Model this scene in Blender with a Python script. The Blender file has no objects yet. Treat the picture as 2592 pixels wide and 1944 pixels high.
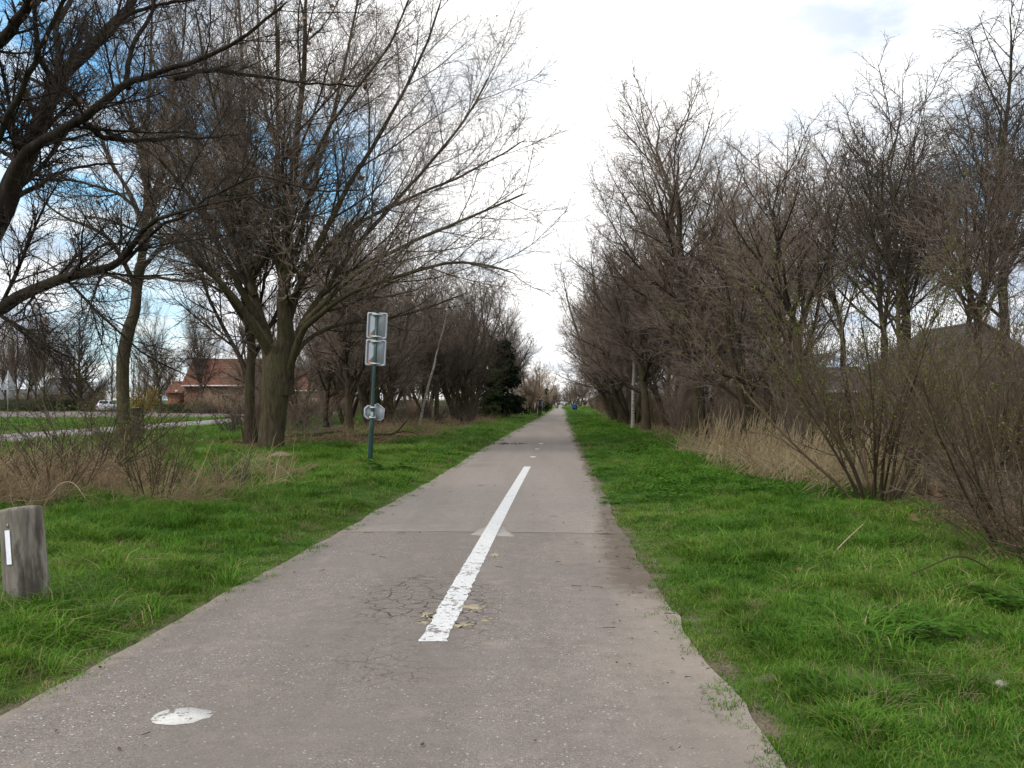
import bpy, math, random
import numpy as np
from mathutils import Vector

S = bpy.context.scene
COL = S.collection
R = math.radians
PI = math.pi

# ------------------------------------------------------------------ camera
CAM_H, FPX = 1.5, 2500.0
PITCH = math.atan(40.0 / FPX)
cam_data = bpy.data.cameras.new('camera')
cam_data.sensor_width = 36.0
cam_data.lens = 36.0 * FPX / 2592.0
cam_data.clip_start = 0.05
cam_data.clip_end = 5000.0
cam = bpy.data.objects.new('camera', cam_data)
cam.location = (0, 0, CAM_H)
cam.rotation_euler = (PI / 2 + PITCH, 0, 0)
COL.objects.link(cam)
S.camera = cam

# ------------------------------------------------------------------ node helper
class NT:
    def __init__(self, tree):
        self.t = tree
        self.n = tree.nodes
        self.l = tree.links
    def add(self, typ, **kw):
        nd = self.n.new(typ)
        for k, v in kw.items():
            setattr(nd, k, v)
        return nd
    def put(self, sock, v):
        if isinstance(v, bpy.types.NodeSocket):
            self.l.new(v, sock)
        elif v is not None:
            if isinstance(v, (tuple, list)) and len(v) == 3 and sock.type == 'RGBA':
                v = (*v, 1.0)
            sock.default_value = v
    def math(self, op, a, b=None, c=None, clamp=False):
        nd = self.add('ShaderNodeMath', operation=op, use_clamp=clamp)
        for i, v in enumerate((a, b, c)):
            if v is not None:
                self.put(nd.inputs[i], v)
        return nd.outputs[0]
    def vmath(self, op, a, b=None, out=0):
        nd = self.add('ShaderNodeVectorMath', operation=op)
        self.put(nd.inputs[0], a)
        if b is not None:
            self.put(nd.inputs[1], b)
        return nd.outputs[out]
    def mix(self, f, a, b, blend='MIX'):
        nd = self.add('ShaderNodeMix', data_type='RGBA', blend_type=blend)
        self.put(nd.inputs[0], f)
        self.put(nd.inputs[6], a)
        self.put(nd.inputs[7], b)
        return nd.outputs[2]
    def maprange(self, v, a, b, c=0.0, d=1.0, smooth=False):
        nd = self.add('ShaderNodeMapRange', interpolation_type='SMOOTHSTEP' if smooth else 'LINEAR')
        for i, x in enumerate((v, a, b, c, d)):
            self.put(nd.inputs[i], x)
        return nd.outputs[0]
    def noise(self, vec, scale, detail=4.0, rough=0.55, out=0, dist=0.0):
        nd = self.add('ShaderNodeTexNoise')
        self.put(nd.inputs['Vector'], vec)
        nd.inputs['Scale'].default_value = scale
        nd.inputs['Detail'].default_value = detail
        nd.inputs['Roughness'].default_value = rough
        nd.inputs['Distortion'].default_value = dist
        return nd.outputs[out]
    def ramp(self, f, stops):
        nd = self.add('ShaderNodeValToRGB')
        e = nd.color_ramp.elements
        while len(e) < len(stops):
            e.new(0.5)
        for i, (p, c) in enumerate(stops):
            e[i].position = p
            e[i].color = (*c, 1)
        self.put(nd.inputs[0], f)
        return nd.outputs[0]
    def attr(self, name):
        nd = self.add('ShaderNodeAttribute', attribute_name=name)
        return nd.outputs['Fac']
    def pos(self):
        return self.add('ShaderNodeNewGeometry').outputs['Position']
    def objco(self):
        return self.add('ShaderNodeTexCoord').outputs['Object']
    def rnd(self):
        return self.add('ShaderNodeObjectInfo').outputs['Random']
    def scalev(self, v, s):
        return self.vmath('MULTIPLY', v, s)

# ------------------------------------------------------------------ world
def pix_dir(u, v):
    x, y = (u - 1296.0) / FPX, (972.0 - v) / FPX
    c, s = math.cos(PITCH), math.sin(PITCH)
    d = Vector((x, c - y * s, s + y * c))
    return d.normalized()

SUN_EL, SUN_AZ = R(48), R(-128)        # behind the camera, to the left, veiled by thin cloud
W = bpy.data.worlds.new('World')
S.world = W
W.use_nodes = True
W.cycles.sampling_method = 'AUTOMATIC'
w = NT(W.node_tree)
w.n.clear()
sky = w.add('ShaderNodeTexSky', sky_type='NISHITA', sun_disc=False)
sky.sun_elevation = SUN_EL
sky.sun_rotation = SUN_AZ
sky.air_density = 1.0
sky.dust_density = 0.6
sky.ozone_density = 2.0
gen = w.add('ShaderNodeTexCoord').outputs['Generated']
sep = w.add('ShaderNodeSeparateXYZ')
w.put(sep.inputs[0], gen)
zz = w.math('ADD', w.math('MAXIMUM', sep.outputs[2], 0.0), 0.22)
comb = w.add('ShaderNodeCombineXYZ')
w.put(comb.inputs[0], w.math('DIVIDE', sep.outputs[0], zz))
w.put(comb.inputs[1], w.math('DIVIDE', sep.outputs[1], zz))
layer = comb.outputs[0]
n1 = w.noise(layer, 1.7, 7, 0.58)
n2 = w.noise(layer, 3.1, 6, 0.55)
# gaps in the cloud layer: wide ones anywhere the noise is low, and the band of blue at the left
gap = w.maprange(n1, 0.40, 0.30, 0, 0.75, True)
band = None
for (u, v, rad, wt) in ((60, 190, 8.5, 1.0), (330, 380, 7.0, 1.0), (560, 430, 6.0, 1.0), (820, 430, 5.0, 0.9), (2500, 470, 4.0, 0.8), (330, 800, 5.0, 0.30), (-500, 300, 11.0, 1.0), (-1100, 600, 10.0, 0.8)):
    d = pix_dir(u, v)
    dt = w.vmath('DOT_PRODUCT', gen, tuple(d), out=1)
    m = w.maprange(dt, math.cos(R(rad)), math.cos(R(rad * 0.2)), 0, wt, True)
    band = m if band is None else w.math('MAXIMUM', band, m)
band = w.math('MULTIPLY', band, w.maprange(n2, 0.63, 0.42, 0.25, 1.1, True))
# solid bright cloud straight ahead
ahead = w.vmath('DOT_PRODUCT', gen, tuple(pix_dir(1330, 380)), out=1)
solid = w.maprange(ahead, math.cos(R(21)), math.cos(R(8)), 0, 1, True)
gap = w.math('MULTIPLY', gap, w.math('SUBTRACT', 1.0, solid))
gap = w.math('MAXIMUM', gap, band, clamp=True)
shade = w.maprange(n2, 0.40, 0.58, 0, 1, True)
cloud = w.mix(shade, (6.0, 6.9, 8.1), (10.4, 10.6, 10.8))
cloud = w.mix(solid, cloud, w.mix(w.maprange(n2, 0.36, 0.5, 0, 1, True), (9.4, 9.8, 10.3), (12.0, 11.9, 11.8)))
blue = w.mix(1.0, sky.outputs[0], (1.5, 2.3, 2.4), 'MULTIPLY')
col = w.mix(gap, cloud, blue)
bg = w.add('ShaderNodeBackground')
w.put(bg.inputs[0], col)
bg.inputs[1].default_value = 0.1
out = w.add('ShaderNodeOutputWorld')
w.l.new(bg.outputs[0], out.inputs[0])

sun_data = bpy.data.lights.new('sun', 'SUN')
sun_data.energy = 1.5
sun_data.angle = R(12)
sun_data.color = (1.0, 0.95, 0.88)
sun = bpy.data.objects.new('sun', sun_data)
sd = Vector((math.sin(SUN_AZ) * math.cos(SUN_EL), math.cos(SUN_AZ) * math.cos(SUN_EL), math.sin(SUN_EL)))
sun.rotation_euler = (-sd).to_track_quat('-Z', 'Y').to_euler()
sun.location = (0, 0, 30)
COL.objects.link(sun)

S.view_settings.view_transform = 'Standard'
S.view_settings.look = 'None'
S.view_settings.exposure = 0.25
S.view_settings.gamma = 1.0
S.view_settings.use_curve_mapping = False
try:
    S.cycles.max_bounces = 6
    S.cycles.diffuse_bounces = 3
    S.cycles.transmission_bounces = 3
    S.cycles.sample_clamp_indirect = 6.0
except Exception:
    pass

# ------------------------------------------------------------------ geometry helpers
def G(u, v):
    """ground point seen at photograph pixel u, v"""
    d = pix_dir(u, v)
    t = -CAM_H / d.z
    return np.array((d.x * t, d.y * t, 0.0))

def P(u, v, Y):
    d = pix_dir(u, v)
    t = Y / d.y
    return np.array((d.x * t, Y, CAM_H + d.z * t))

DS = 2592.0 / 2212.0
def PD(x, y, Y):
    return P(x * DS, y * DS, Y)

def mesh_np(name, V, quads=None, tris=None, mat=None, smooth=False, attrs=None, uniq=None):
    V = np.asarray(V, dtype=np.float32).reshape(-1, 3)
    q = np.zeros((0, 4), np.int32) if quads is None or len(quads) == 0 else np.asarray(quads, np.int32).reshape(-1, 4)
    t = np.zeros((0, 3), np.int32) if tris is None or len(tris) == 0 else np.asarray(tris, np.int32).reshape(-1, 3)
    me = bpy.data.meshes.new(name)
    me.vertices.add(len(V))
    me.vertices.foreach_set('co', V.ravel())
    loops = np.concatenate([q.ravel(), t.ravel()]).astype(np.int32)
    me.loops.add(len(loops))
    me.loops.foreach_set('vertex_index', loops)
    np_ = len(q) + len(t)
    me.polygons.add(np_)
    starts = np.concatenate([np.arange(len(q)) * 4, len(q) * 4 + np.arange(len(t)) * 3]).astype(np.int32)
    me.polygons.foreach_set('loop_start', starts)
    if smooth:
        me.polygons.foreach_set('use_smooth', np.ones(np_, dtype=bool))
    for k, a in (attrs or {}).items():
        at = me.attributes.new(k, 'FLOAT', 'POINT')
        at.data.foreach_set('value', np.asarray(a, dtype=np.float32))
    me.update(calc_edges=True)
    me.validate(verbose=False)
    if mat:
        me.materials.append(mat)
    return me

def ob(name, me, parent=None, loc=None, rot=None, label=None, cat=None, group=None, kind=None):
    o = bpy.data.objects.new(name, me)
    COL.objects.link(o)
    if parent is not None:
        o.parent = parent
    if loc is not None:
        o.location = [float(c) for c in loc]
    if rot is not None:
        o.rotation_euler = rot
    for k, v in (('label', label), ('category', cat), ('group', group), ('kind', kind)):
        if v:
            o[k] = v
    return o

def thing(name, label, cat, loc=(0, 0, 0), rz=0.0, group=None):
    return ob(name, None, None, loc, (0, 0, rz), label, cat, group)

class MB:
    """collects boxes, prisms and tubes for one mesh"""
    def __init__(self):
        self.V, self.Q, self.T, self.n = [], [], [], 0
    def add(self, V, Q=(), T=()):
        V = np.asarray(V, float).reshape(-1, 3)
        if len(Q):
            self.Q.append(np.asarray(Q, int).reshape(-1, 4) + self.n)
        if len(T):
            self.T.append(np.asarray(T, int).reshape(-1, 3) + self.n)
        self.V.append(V)
        self.n += len(V)
        return self
    def box(self, c, s, rot=None):
        c, s = np.asarray(c, float), np.asarray(s, float) / 2
        v = np.array([[x, y, z] for z in (-1, 1) for y in (-1, 1) for x in (-1, 1)]) * s
        if rot is not None:
            v = v @ np.asarray(rot).T
        return self.add(v + c, [(0, 2, 3, 1), (4, 5, 7, 6), (0, 1, 5, 4), (2, 6, 7, 3), (0, 4, 6, 2), (1, 3, 7, 5)])
    def prism(self, poly, d0, d1):
        """poly: list of 3-D points (a flat convex outline), swept from offset d0 to d1"""
        p = np.asarray(poly, float)
        n = len(p)
        V = np.concatenate([p + np.asarray(d0), p + np.asarray(d1)])
        Q = [(i, (i + 1) % n, n + (i + 1) % n, n + i) for i in range(n)]
        T = [(0, i + 1, i) for i in range(1, n - 1)] + [(n, n + i, n + i + 1) for i in range(1, n - 1)]
        return self.add(V, Q, T)
    def tube(self, pts, rad, k=8, tip=False, cap=True):
        V, Q, T = tubes(np.asarray(pts, float)[None], np.asarray(rad, float)[None], k, tip)
        self.add(V, Q, T)
        if cap and not tip:
            m = len(V)
            self.T.append(np.array([(self.n - k, self.n - k + i, self.n - k + i + 1) for i in range(1, k - 1)]))
            self.T.append(np.array([(self.n - m, self.n - m + i + 1, self.n - m + i) for i in range(1, k - 1)]))
        return self
    def mesh(self, name, mat, smooth=False, attrs=None):
        return mesh_np(name, np.concatenate(self.V), np.concatenate(self.Q) if self.Q else None,
                       np.concatenate(self.T) if self.T else None, mat, smooth, attrs)

def unit(a):
    return a / np.maximum(np.linalg.norm(a, axis=-1, keepdims=True), 1e-9)

def tubes(pts, rad, k=3, tip=True):
    """pts (N,n,3), rad (N,n) -> verts, quads, tris"""
    N, n = pts.shape[:2]
    tan = np.empty_like(pts)
    tan[:, 1:-1] = pts[:, 2:] - pts[:, :-2]
    tan[:, 0] = pts[:, 1] - pts[:, 0]
    tan[:, -1] = pts[:, -1] - pts[:, -2]
    tan = unit(tan)
    chord = unit(pts[:, -1] - pts[:, 0])
    a = np.abs(chord)
    ref = np.zeros_like(chord)
    ref[np.arange(N), np.argmin(a, axis=1)] = 1.0
    ref = ref[:, None, :] - (ref[:, None, :] * tan).sum(-1, keepdims=True) * tan
    U = unit(ref)
    Wv = np.cross(tan, U)
    ang = np.arange(k) * 2 * PI / k
    m = n - 1 if tip else n
    ring = (U[:, :m, None, :] * np.cos(ang)[None, None, :, None] + Wv[:, :m, None, :] * np.sin(ang)[None, None, :, None])
    ring = pts[:, :m, None, :] + ring * rad[:, :m, None, None]
    per = m * k + (1 if tip else 0)
    V = np.empty((N, per, 3))
    V[:, :m * k] = ring.reshape(N, m * k, 3)
    if tip:
        V[:, -1] = pts[:, -1]
    base = (np.arange(N) * per)[:, None]
    j = np.arange(k)
    jn = (j + 1) % k
    q = []
    for i in range(m - 1):
        q.append(np.stack([i * k + j, i * k + jn, (i + 1) * k + jn, (i + 1) * k + j], -1))
    Q = np.zeros((0, 4), int)
    if q:
        q = np.concatenate(q)
        Q = (base[:, :, None] + q[None]).reshape(-1, 4)
    T = np.zeros((0, 3), int)
    if tip:
        t = np.stack([(m - 1) * k + j, (m - 1) * k + jn, np.full(k, m * k)], -1)
        T = (base[:, :, None] + t[None]).reshape(-1, 3)
    return V.reshape(-1, 3), Q, T

def merge(parts):
    Vs, Qs, Ts, n = [], [], [], 0
    for V, Q, T in parts:
        Vs.append(V)
        if len(Q):
            Qs.append(Q + n)
        if len(T):
            Ts.append(T + n)
        n += len(V)
    return np.concatenate(Vs), (np.concatenate(Qs) if Qs else None), (np.concatenate(Ts) if Ts else None)

# value noise for layout
def vnoise(x, y, seed=0):
    xi, yi = np.floor(x).astype(np.int64), np.floor(y).astype(np.int64)
    fx, fy = x - xi, y - yi
    fx, fy = fx * fx * (3 - 2 * fx), fy * fy * (3 - 2 * fy)
    def h(a, b):
        k = (a * 374761393 + b * 668265263 + seed * 974711) & 0x7fffffff
        k = ((k ^ (k >> 13)) * 1274126177) & 0x7fffffff
        return ((k ^ (k >> 16)) & 0xffff) / 65535.0
    return (h(xi, yi) * (1 - fx) + h(xi + 1, yi) * fx) * (1 - fy) + (h(xi, yi + 1) * (1 - fx) + h(xi + 1, yi + 1) * fx) * fy

def fbm(x, y, seed=0, oct=4):
    s, a, t = 0.0, 1.0, 0.0
    for i in range(oct):
        s = s + a * vnoise(x * 2 ** i, y * 2 ** i, seed + i * 17)
        t += a
        a *= 0.55
    return s / t

# ------------------------------------------------------------------ branch growth (vectorised)
def grow(rng, start, d, L, r0, r1, n, wob, trop):
    N = len(start)
    pts = np.empty((N, n, 3))
    pts[:, 0] = start
    step = (L / (n - 1))[:, None]
    trop = np.asarray(trop, float)
    for i in range(1, n):
        d = unit(d + rng.normal(0, wob, (N, 3)) + trop)
        pts[:, i] = pts[:, i - 1] + d * step
    s = np.linspace(0, 1, n)[None]
    rad = r0[:, None] * (1 - s) + r1[:, None] * s
    return pts, rad

def child(rng, par, cnt, t0, t1, ang, asd, lr, n, wob, trop, rr, rmin, taper=0.35, lvar=0.35, shape=0.5, flat=0.0):
    """par = (pts, rad, L). returns the same for the next order of branches"""
    P_, R_, L_ = par
    N, m = P_.shape[:2]
    c = cnt * (L_ / L_.mean()) ** 0.7
    c = np.floor(c + rng.random(N)).astype(int)
    pi = np.repeat(np.arange(N), c)
    M = len(pi)
    if M == 0:
        pi = np.array([0]); M = 1
        c = np.ones(N, int)
    off = np.concatenate([[0], np.cumsum(c)[:-1]])
    k = np.arange(M) - off[pi]
    t = t0 + (t1 - t0) * (k + rng.random(M)) / np.maximum(c[pi], 1)
    t = np.clip(t, 0, 0.999)
    f = t * (m - 1)
    i0 = np.floor(f).astype(int)
    fr = (f - i0)[:, None]
    a, b = P_[pi, i0], P_[pi, i0 + 1]
    pos = a * (1 - fr) + b * fr
    tan = unit(b - a)
    rp = R_[pi, i0] * (1 - fr[:, 0]) + R_[pi, i0 + 1] * fr[:, 0]
    az = k * 2.399 + rng.random(M) * 1.2 + pi * 1.7
    ref = np.where(np.abs(tan[:, 2:3]) < 0.9, np.array([[0, 0, 1.0]]), np.array([[1.0, 0, 0]]))
    e1 = unit(np.cross(tan, ref))
    e2 = np.cross(e1, tan)
    perp = e1 * np.cos(az)[:, None] + e2 * np.sin(az)[:, None] * (1 - flat)
    perp = unit(perp)
    A = np.radians(rng.normal(ang, asd, M))[:, None]
    d = unit(tan * np.cos(A) + perp * np.sin(A))
    L = L_[pi] * lr * (1 - shape * (t - t0) / max(t1 - t0, 1e-6)) * (1 + rng.uniform(-lvar, lvar, M))
    r0 = np.maximum(np.minimum(rp * rr, rp * 0.9), rmin)
    pts, rad = grow(rng, pos, d, L, r0, np.maximum(r0 * taper, rmin * 0.6), n, wob, trop)
    return pts, rad, L

def seglen(P_):
    return np.linalg.norm(np.diff(P_, axis=1), axis=2).sum(1)

# ------------------------------------------------------------------ materials
def material(name):
    m = bpy.data.materials.new(name)
    m.use_nodes = True
    t = NT(m.node_tree)
    t.n.clear()
    o = t.add('ShaderNodeOutputMaterial')
    b = t.add('ShaderNodeBsdfPrincipled')
    t.l.new(b.outputs[0], o.inputs[0])
    return m, t, b, o

def simple(name, col, rough=0.6, metal=0.0, var=0.0, scale=8.0, spec=0.5):
    m, t, b, o = material(name)
    if var:
        n = t.noise(t.objco(), scale, 5)
        c = t.mix(t.maprange(n, 0.3, 0.7), tuple(x * (1 - var) for x in col), tuple(min(1, x * (1 + var)) for x in col))
        t.put(b.inputs['Base Color'], c)
    else:
        t.put(b.inputs['Base Color'], col)
    b.inputs['Roughness'].default_value = rough
    b.inputs['Metallic'].default_value = metal
    b.inputs['Specular IOR Level'].default_value = spec
    return m

def bark_mat(name, dark, mid, moss, mossf=0.5, scale=1.0, bump=0.6):
    m, t, b, o = material(name)
    co = t.objco()
    st = t.scalev(co, (14 * scale, 14 * scale, 2.6 * scale))
    n = t.noise(st, 1.0, 8, 0.65, dist=0.6)
    n2 = t.noise(co, 2.2, 5, 0.6)
    n3 = t.noise(co, 28.0, 3, 0.6)
    c = t.mix(t.maprange(n, 0.33, 0.62, 0, 1), dark, mid)
    c = t.mix(t.math('MULTIPLY', t.maprange(n2, 0.42, 0.62, 0, 1, True), mossf), c, moss)
    c = t.mix(t.math('MULTIPLY', t.maprange(n3, 0.62, 0.72, 0, 1), 0.35), c, tuple(x * 1.7 for x in mid))
    rv = t.maprange(t.rnd(), 0, 1, 0.75, 1.2)
    hs = t.add('ShaderNodeHueSaturation')
    t.put(hs.inputs['Color'], c)
    t.put(hs.inputs['Value'], rv)
    t.put(b.inputs['Base Color'], hs.outputs[0])
    b.inputs['Roughness'].default_value = 0.95
    b.inputs['Specular IOR Level'].default_value = 0.08
    bp = t.add('ShaderNodeBump')
    bp.inputs['Strength'].default_value = bump
    bp.inputs['Distance'].default_value = 0.03
    t.put(bp.inputs['Height'], t.math('ADD', n, t.math('MULTIPLY', n3, 0.3)))
    t.l.new(bp.outputs[0], b.inputs['Normal'])
    return m

def twig_mat(name, a, c_, var=0.35):
    m, t, b, o = material(name)
    n = t.noise(t.objco(), 1.3, 4, 0.6)
    c = t.mix(t.maprange(n, 0.35, 0.65), a, c_)
    hs = t.add('ShaderNodeHueSaturation')
    t.put(hs.inputs['Color'], c)
    t.put(hs.inputs['Value'], t.maprange(t.rnd(), 0, 1, 1 - var, 1 + var))
    t.put(b.inputs['Base Color'], hs.outputs[0])
    b.inputs['Roughness'].default_value = 0.85
    b.inputs['Specular IOR Level'].default_value = 0.1
    return m

def leaf_mat(name, stops, trans=0.35, ns=0.5, rough=0.55):
    """colour from the per-blade attribute 'tint' and broad noise over the place"""
    m, t, b, o = material(name)
    n = t.noise(t.pos(), ns, 4, 0.6)
    f = t.math('ADD', t.math('MULTIPLY', t.attr('tint'), 0.62), t.math('MULTIPLY', t.maprange(n, 0.3, 0.7), 0.38))
    c = t.ramp(f, stops)
    if ns < 0.5:
        vn = t.noise(t.pos(), 2.4, 5, 0.65)
        hs = t.add('ShaderNodeHueSaturation')
        t.put(hs.inputs['Color'], c)
        t.put(hs.inputs['Value'], t.maprange(vn, 0.3, 0.7, 0.68, 1.28))
        t.put(hs.inputs['Hue'], t.maprange(t.noise(t.pos(), 1.1, 3), 0.3, 0.7, 0.488, 0.512))
        c = hs.outputs[0]
    t.put(b.inputs['Base Color'], c)
    b.inputs['Roughness'].default_value = rough
    b.inputs['Specular IOR Level'].default_value = 0.12
    if trans:
        tr = t.add('ShaderNodeBsdfTranslucent')
        t.put(tr.inputs[0], c)
        mx = t.add('ShaderNodeMixShader')
        mx.inputs[0].default_value = trans
        t.l.new(b.outputs[0], mx.inputs[1])
        t.l.new(tr.outputs[0], mx.inputs[2])
        t.l.new(mx.outputs[0], o.inputs[0])
    return m

M_BARK = bark_mat('bark_oak', (0.034, 0.026, 0.018), (0.120, 0.093, 0.060), (0.086, 0.084, 0.034), 0.5)
M_BARK2 = bark_mat('bark_dark', (0.028, 0.022, 0.015), (0.090, 0.070, 0.048), (0.078, 0.078, 0.032), 0.5)
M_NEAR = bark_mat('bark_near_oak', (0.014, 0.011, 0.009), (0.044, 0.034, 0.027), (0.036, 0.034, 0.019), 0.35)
M_LIMB = bark_mat('bark_limb', (0.028, 0.021, 0.016), (0.082, 0.063, 0.047), (0.066, 0.062, 0.030), 0.4, 1.6, 0.4)
M_LIMBP = bark_mat('bark_branch', (0.040, 0.031, 0.023), (0.110, 0.085, 0.063), (0.080, 0.076, 0.036), 0.35, 1.6, 0.4)
M_TWIG = twig_mat('twig_brown', (0.138, 0.106, 0.082), (0.205, 0.162, 0.128))
M_TWIGD = twig_mat('twig_dark', (0.066, 0.052, 0.041), (0.105, 0.083, 0.066))
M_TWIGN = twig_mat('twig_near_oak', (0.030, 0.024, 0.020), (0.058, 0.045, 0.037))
M_TWIGR = twig_mat('twig_reddish', (0.150, 0.113, 0.090), (0.222, 0.175, 0.143))
M_STEM = twig_mat('shrub_stem', (0.075, 0.054, 0.034), (0.130, 0.098, 0.062))
M_PALE_TW = twig_mat('twig_pale', (0.26, 0.19, 0.13), (0.36, 0.27, 0.19))

def birch_mat():
    m, t, b, o = material('bark_birch')
    co = t.objco()
    n = t.noise(t.scalev(co, (3, 3, 16)), 1.0, 6, 0.6)
    n2 = t.noise(co, 1.5, 3)
    c = t.mix(t.maprange(n, 0.55, 0.62), (0.40, 0.37, 0.31), (0.06, 0.05, 0.045))
    c = t.mix(t.math('MULTIPLY', t.maprange(n2, 0.5, 0.65), 0.5), c, (0.25, 0.22, 0.14))
    t.put(b.inputs['Base Color'], c)
    b.inputs['Roughness'].default_value = 0.7
    return m
M_BIRCH = birch_mat()

G_STOPS = [(0.10, (0.032, 0.096, 0.009)), (0.38, (0.078, 0.192, 0.016)), (0.64, (0.140, 0.268, 0.028)), (0.84, (0.235, 0.300, 0.050)), (0.94, (0.44, 0.36, 0.18))]
M_GRASS = leaf_mat('grass_blades', G_STOPS, 0.35, 0.45)
M_WEED = leaf_mat('weed_leaves', [(0.1, (0.032, 0.094, 0.009)), (0.5, (0.068, 0.175, 0.014)), (0.9, (0.130, 0.245, 0.026))], 0.3, 0.8, 0.75)
M_STRAW = leaf_mat('dry_straw', [(0.1, (0.24, 0.170, 0.095)), (0.5, (0.54, 0.43, 0.265)), (0.9, (0.74, 0.63, 0.43))], 0.4, 0.8, 0.7)
M_STRAWR = leaf_mat('dry_straw_reddish', [(0.1, (0.18, 0.120, 0.070)), (0.5, (0.45, 0.325, 0.205)), (0.9, (0.66, 0.53, 0.36))], 0.4, 0.8, 0.7)
M_BUD = leaf_mat('young_leaves', [(0.1, (0.075, 0.095, 0.020)), (0.5, (0.135, 0.155, 0.034)), (0.9, (0.24, 0.25, 0.075))], 0.4, 1.0)
M_DEAD = leaf_mat('dead_leaves', [(0.1, (0.070, 0.038, 0.020)), (0.5, (0.150, 0.085, 0.045)), (0.9, (0.27, 0.175, 0.10))], 0.2, 2.0, 0.8)
M_CONIF = leaf_mat('conifer_needles', [(0.1, (0.006, 0.012, 0.005)), (0.5, (0.014, 0.026, 0.009)), (0.9, (0.030, 0.050, 0.014))], 0.1, 0.9)
M_HOLLY = leaf_mat('evergreen_leaves', [(0.1, (0.020, 0.045, 0.010)), (0.5, (0.050, 0.095, 0.022)), (0.9, (0.13, 0.19, 0.045))], 0.2, 1.2, 0.4)
M_FORS = leaf_mat('yellow_blossom', [(0.1, (0.22, 0.15, 0.015)), (0.5, (0.45, 0.31, 0.02)), (0.9, (0.62, 0.45, 0.04))], 0.3, 1.0)
M_HEDGE = leaf_mat('hedge_leaves', [(0.1, (0.025, 0.045, 0.012)), (0.5, (0.055, 0.085, 0.022)), (0.9, (0.11, 0.14, 0.04))], 0.2, 1.0)

# ------------------------------------------------------------------ plan of the place
YL = [-30, 0, 4.68, 5.57, 6.56, 10.05, 13.2, 18.9, 29, 50, 85, 130, 206, 330]
XLp = [-2.9, -2.6, -2.42, -2.32, -2.28, -2.01, -1.82, -1.44, -0.94, 0.28, 2.4, 5.0, 8.95, 14.5]
YRr = [-30, 0, 4.0, 5.6, 6.93, 8.1, 9.2, 11.2, 14.9, 21.3, 30, 50, 70.7, 85, 130, 206, 330]
XRp = [1.0, 1.02, 1.06, 1.10, 1.12, 1.15, 1.17, 1.22, 1.42, 1.69, 2.08, 3.05, 4.1, 4.9, 7.2, 10.7, 16.5]
def path_l(y): return np.interp(y, YL, XLp)
def path_r(y): return np.interp(y, YRr, XRp)
def tree_r(y): return np.interp(y, [0, 8.3, 10.4, 13.8, 16.3, 26, 42, 78, 130, 206, 330], [4.1, 4.4, 4.7, 5.0, 4.6, 5.0, 5.5, 7.3, 10.2, 15, 22])
def verge_l(y): return np.interp(y, [0, 8, 12, 20, 27, 29.3, 30.6, 34, 38.7, 58, 75, 130, 206], [-5.2, -5.2, -5.2, -5.2, -7.5, -6.9, -4.5, -3.4, -2.9, -1.5, -0.4, 3.2, 7.6])
ROAD0, ROAD1 = -22.0, -17.6

def gz(x, y):
    """height of the verge and field above the path"""
    x, y = np.asarray(x, float), np.asarray(y, float)
    dl = np.clip((path_l(y) - x - 0.02) / 0.7, 0, 1)
    dr = np.clip((x - path_r(y) - 0.02) / 0.7, 0, 1)
    m = np.maximum(dl, dr)
    m = m * m * (3 - 2 * m)
    rd = np.clip((np.maximum(ROAD0 - x, x - ROAD1)) / 1.0, 0, 1)
    fld = np.clip(np.maximum(np.abs(y - 99) - 21, x + 22.5) / 2.0, 0, 1)
    return m * rd * fld * (0.03 + 0.10 * (fbm(x * 0.6, y * 0.6, 3, 4) - 0.25)) - 0.012 * (1 - m)

# ------------------------------------------------------------------ ground
def ground_mat():
    m, t, b, o = material('soil_and_turf')
    p = t.pos()
    n1 = t.noise(p, 0.35, 6, 0.6)
    n2 = t.noise(p, 5.0, 6, 0.65)
    n3 = t.noise(p, 40.0, 4, 0.6)
    green = t.mix(t.maprange(n2, 0.3, 0.7), (0.045, 0.082, 0.014), (0.090, 0.130, 0.026))
    green = t.mix(t.maprange(n1, 0.5, 0.75), green, (0.095, 0.105, 0.036))
    soil = t.mix(t.maprange(n2, 0.3, 0.7), (0.075, 0.055, 0.038), (0.165, 0.118, 0.080))
    soil = t.mix(t.maprange(n3, 0.55, 0.7), soil, (0.26, 0.19, 0.125))
    dirt = t.mix(t.maprange(n3, 0.35, 0.65), (0.110, 0.082, 0.062), (0.205, 0.158, 0.118))
    g = t.math('ADD', t.attr('green'), t.math('MULTIPLY', t.math('SUBTRACT', n2, 0.5), 0.9), clamp=True)
    g = t.maprange(g, 0.3, 0.7, 0, 1, True)
    c = t.mix(g, soil, green)
    c = t.mix(t.maprange(t.math('ADD', t.attr('dirt'), t.math('MULTIPLY', t.math('SUBTRACT', n2, 0.5), 0.8)), 0.35, 0.65, 0, 1, True), c, dirt)
    t.put(b.inputs['Base Color'], c)
    b.inputs['Roughness'].default_value = 0.95
    b.inputs['Specular IOR Level'].default_value = 0.15
    bp = t.add('ShaderNodeBump')
    bp.inputs['Strength'].default_value = 0.7
    bp.inputs['Distance'].default_value = 0.03
    t.put(bp.inputs['Height'], t.math('ADD', n2, t.math('MULTIPLY', n3, 0.4)))
    t.l.new(bp.outputs[0], b.inputs['Normal'])
    return m

def green_at(x, y):
    """1 on turf, 0 on woodland litter"""
    inside = (x > verge_l(y) - 0.3) & (x < tree_r(y) + 0.2)
    left_field = (x < -2.0) & (y < 29.6) & (x > -17.5)
    left_far = (x < -10.5)
    return np.where(inside | left_field, 1.0, np.where(left_far, 0.8, 0.22))

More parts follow.
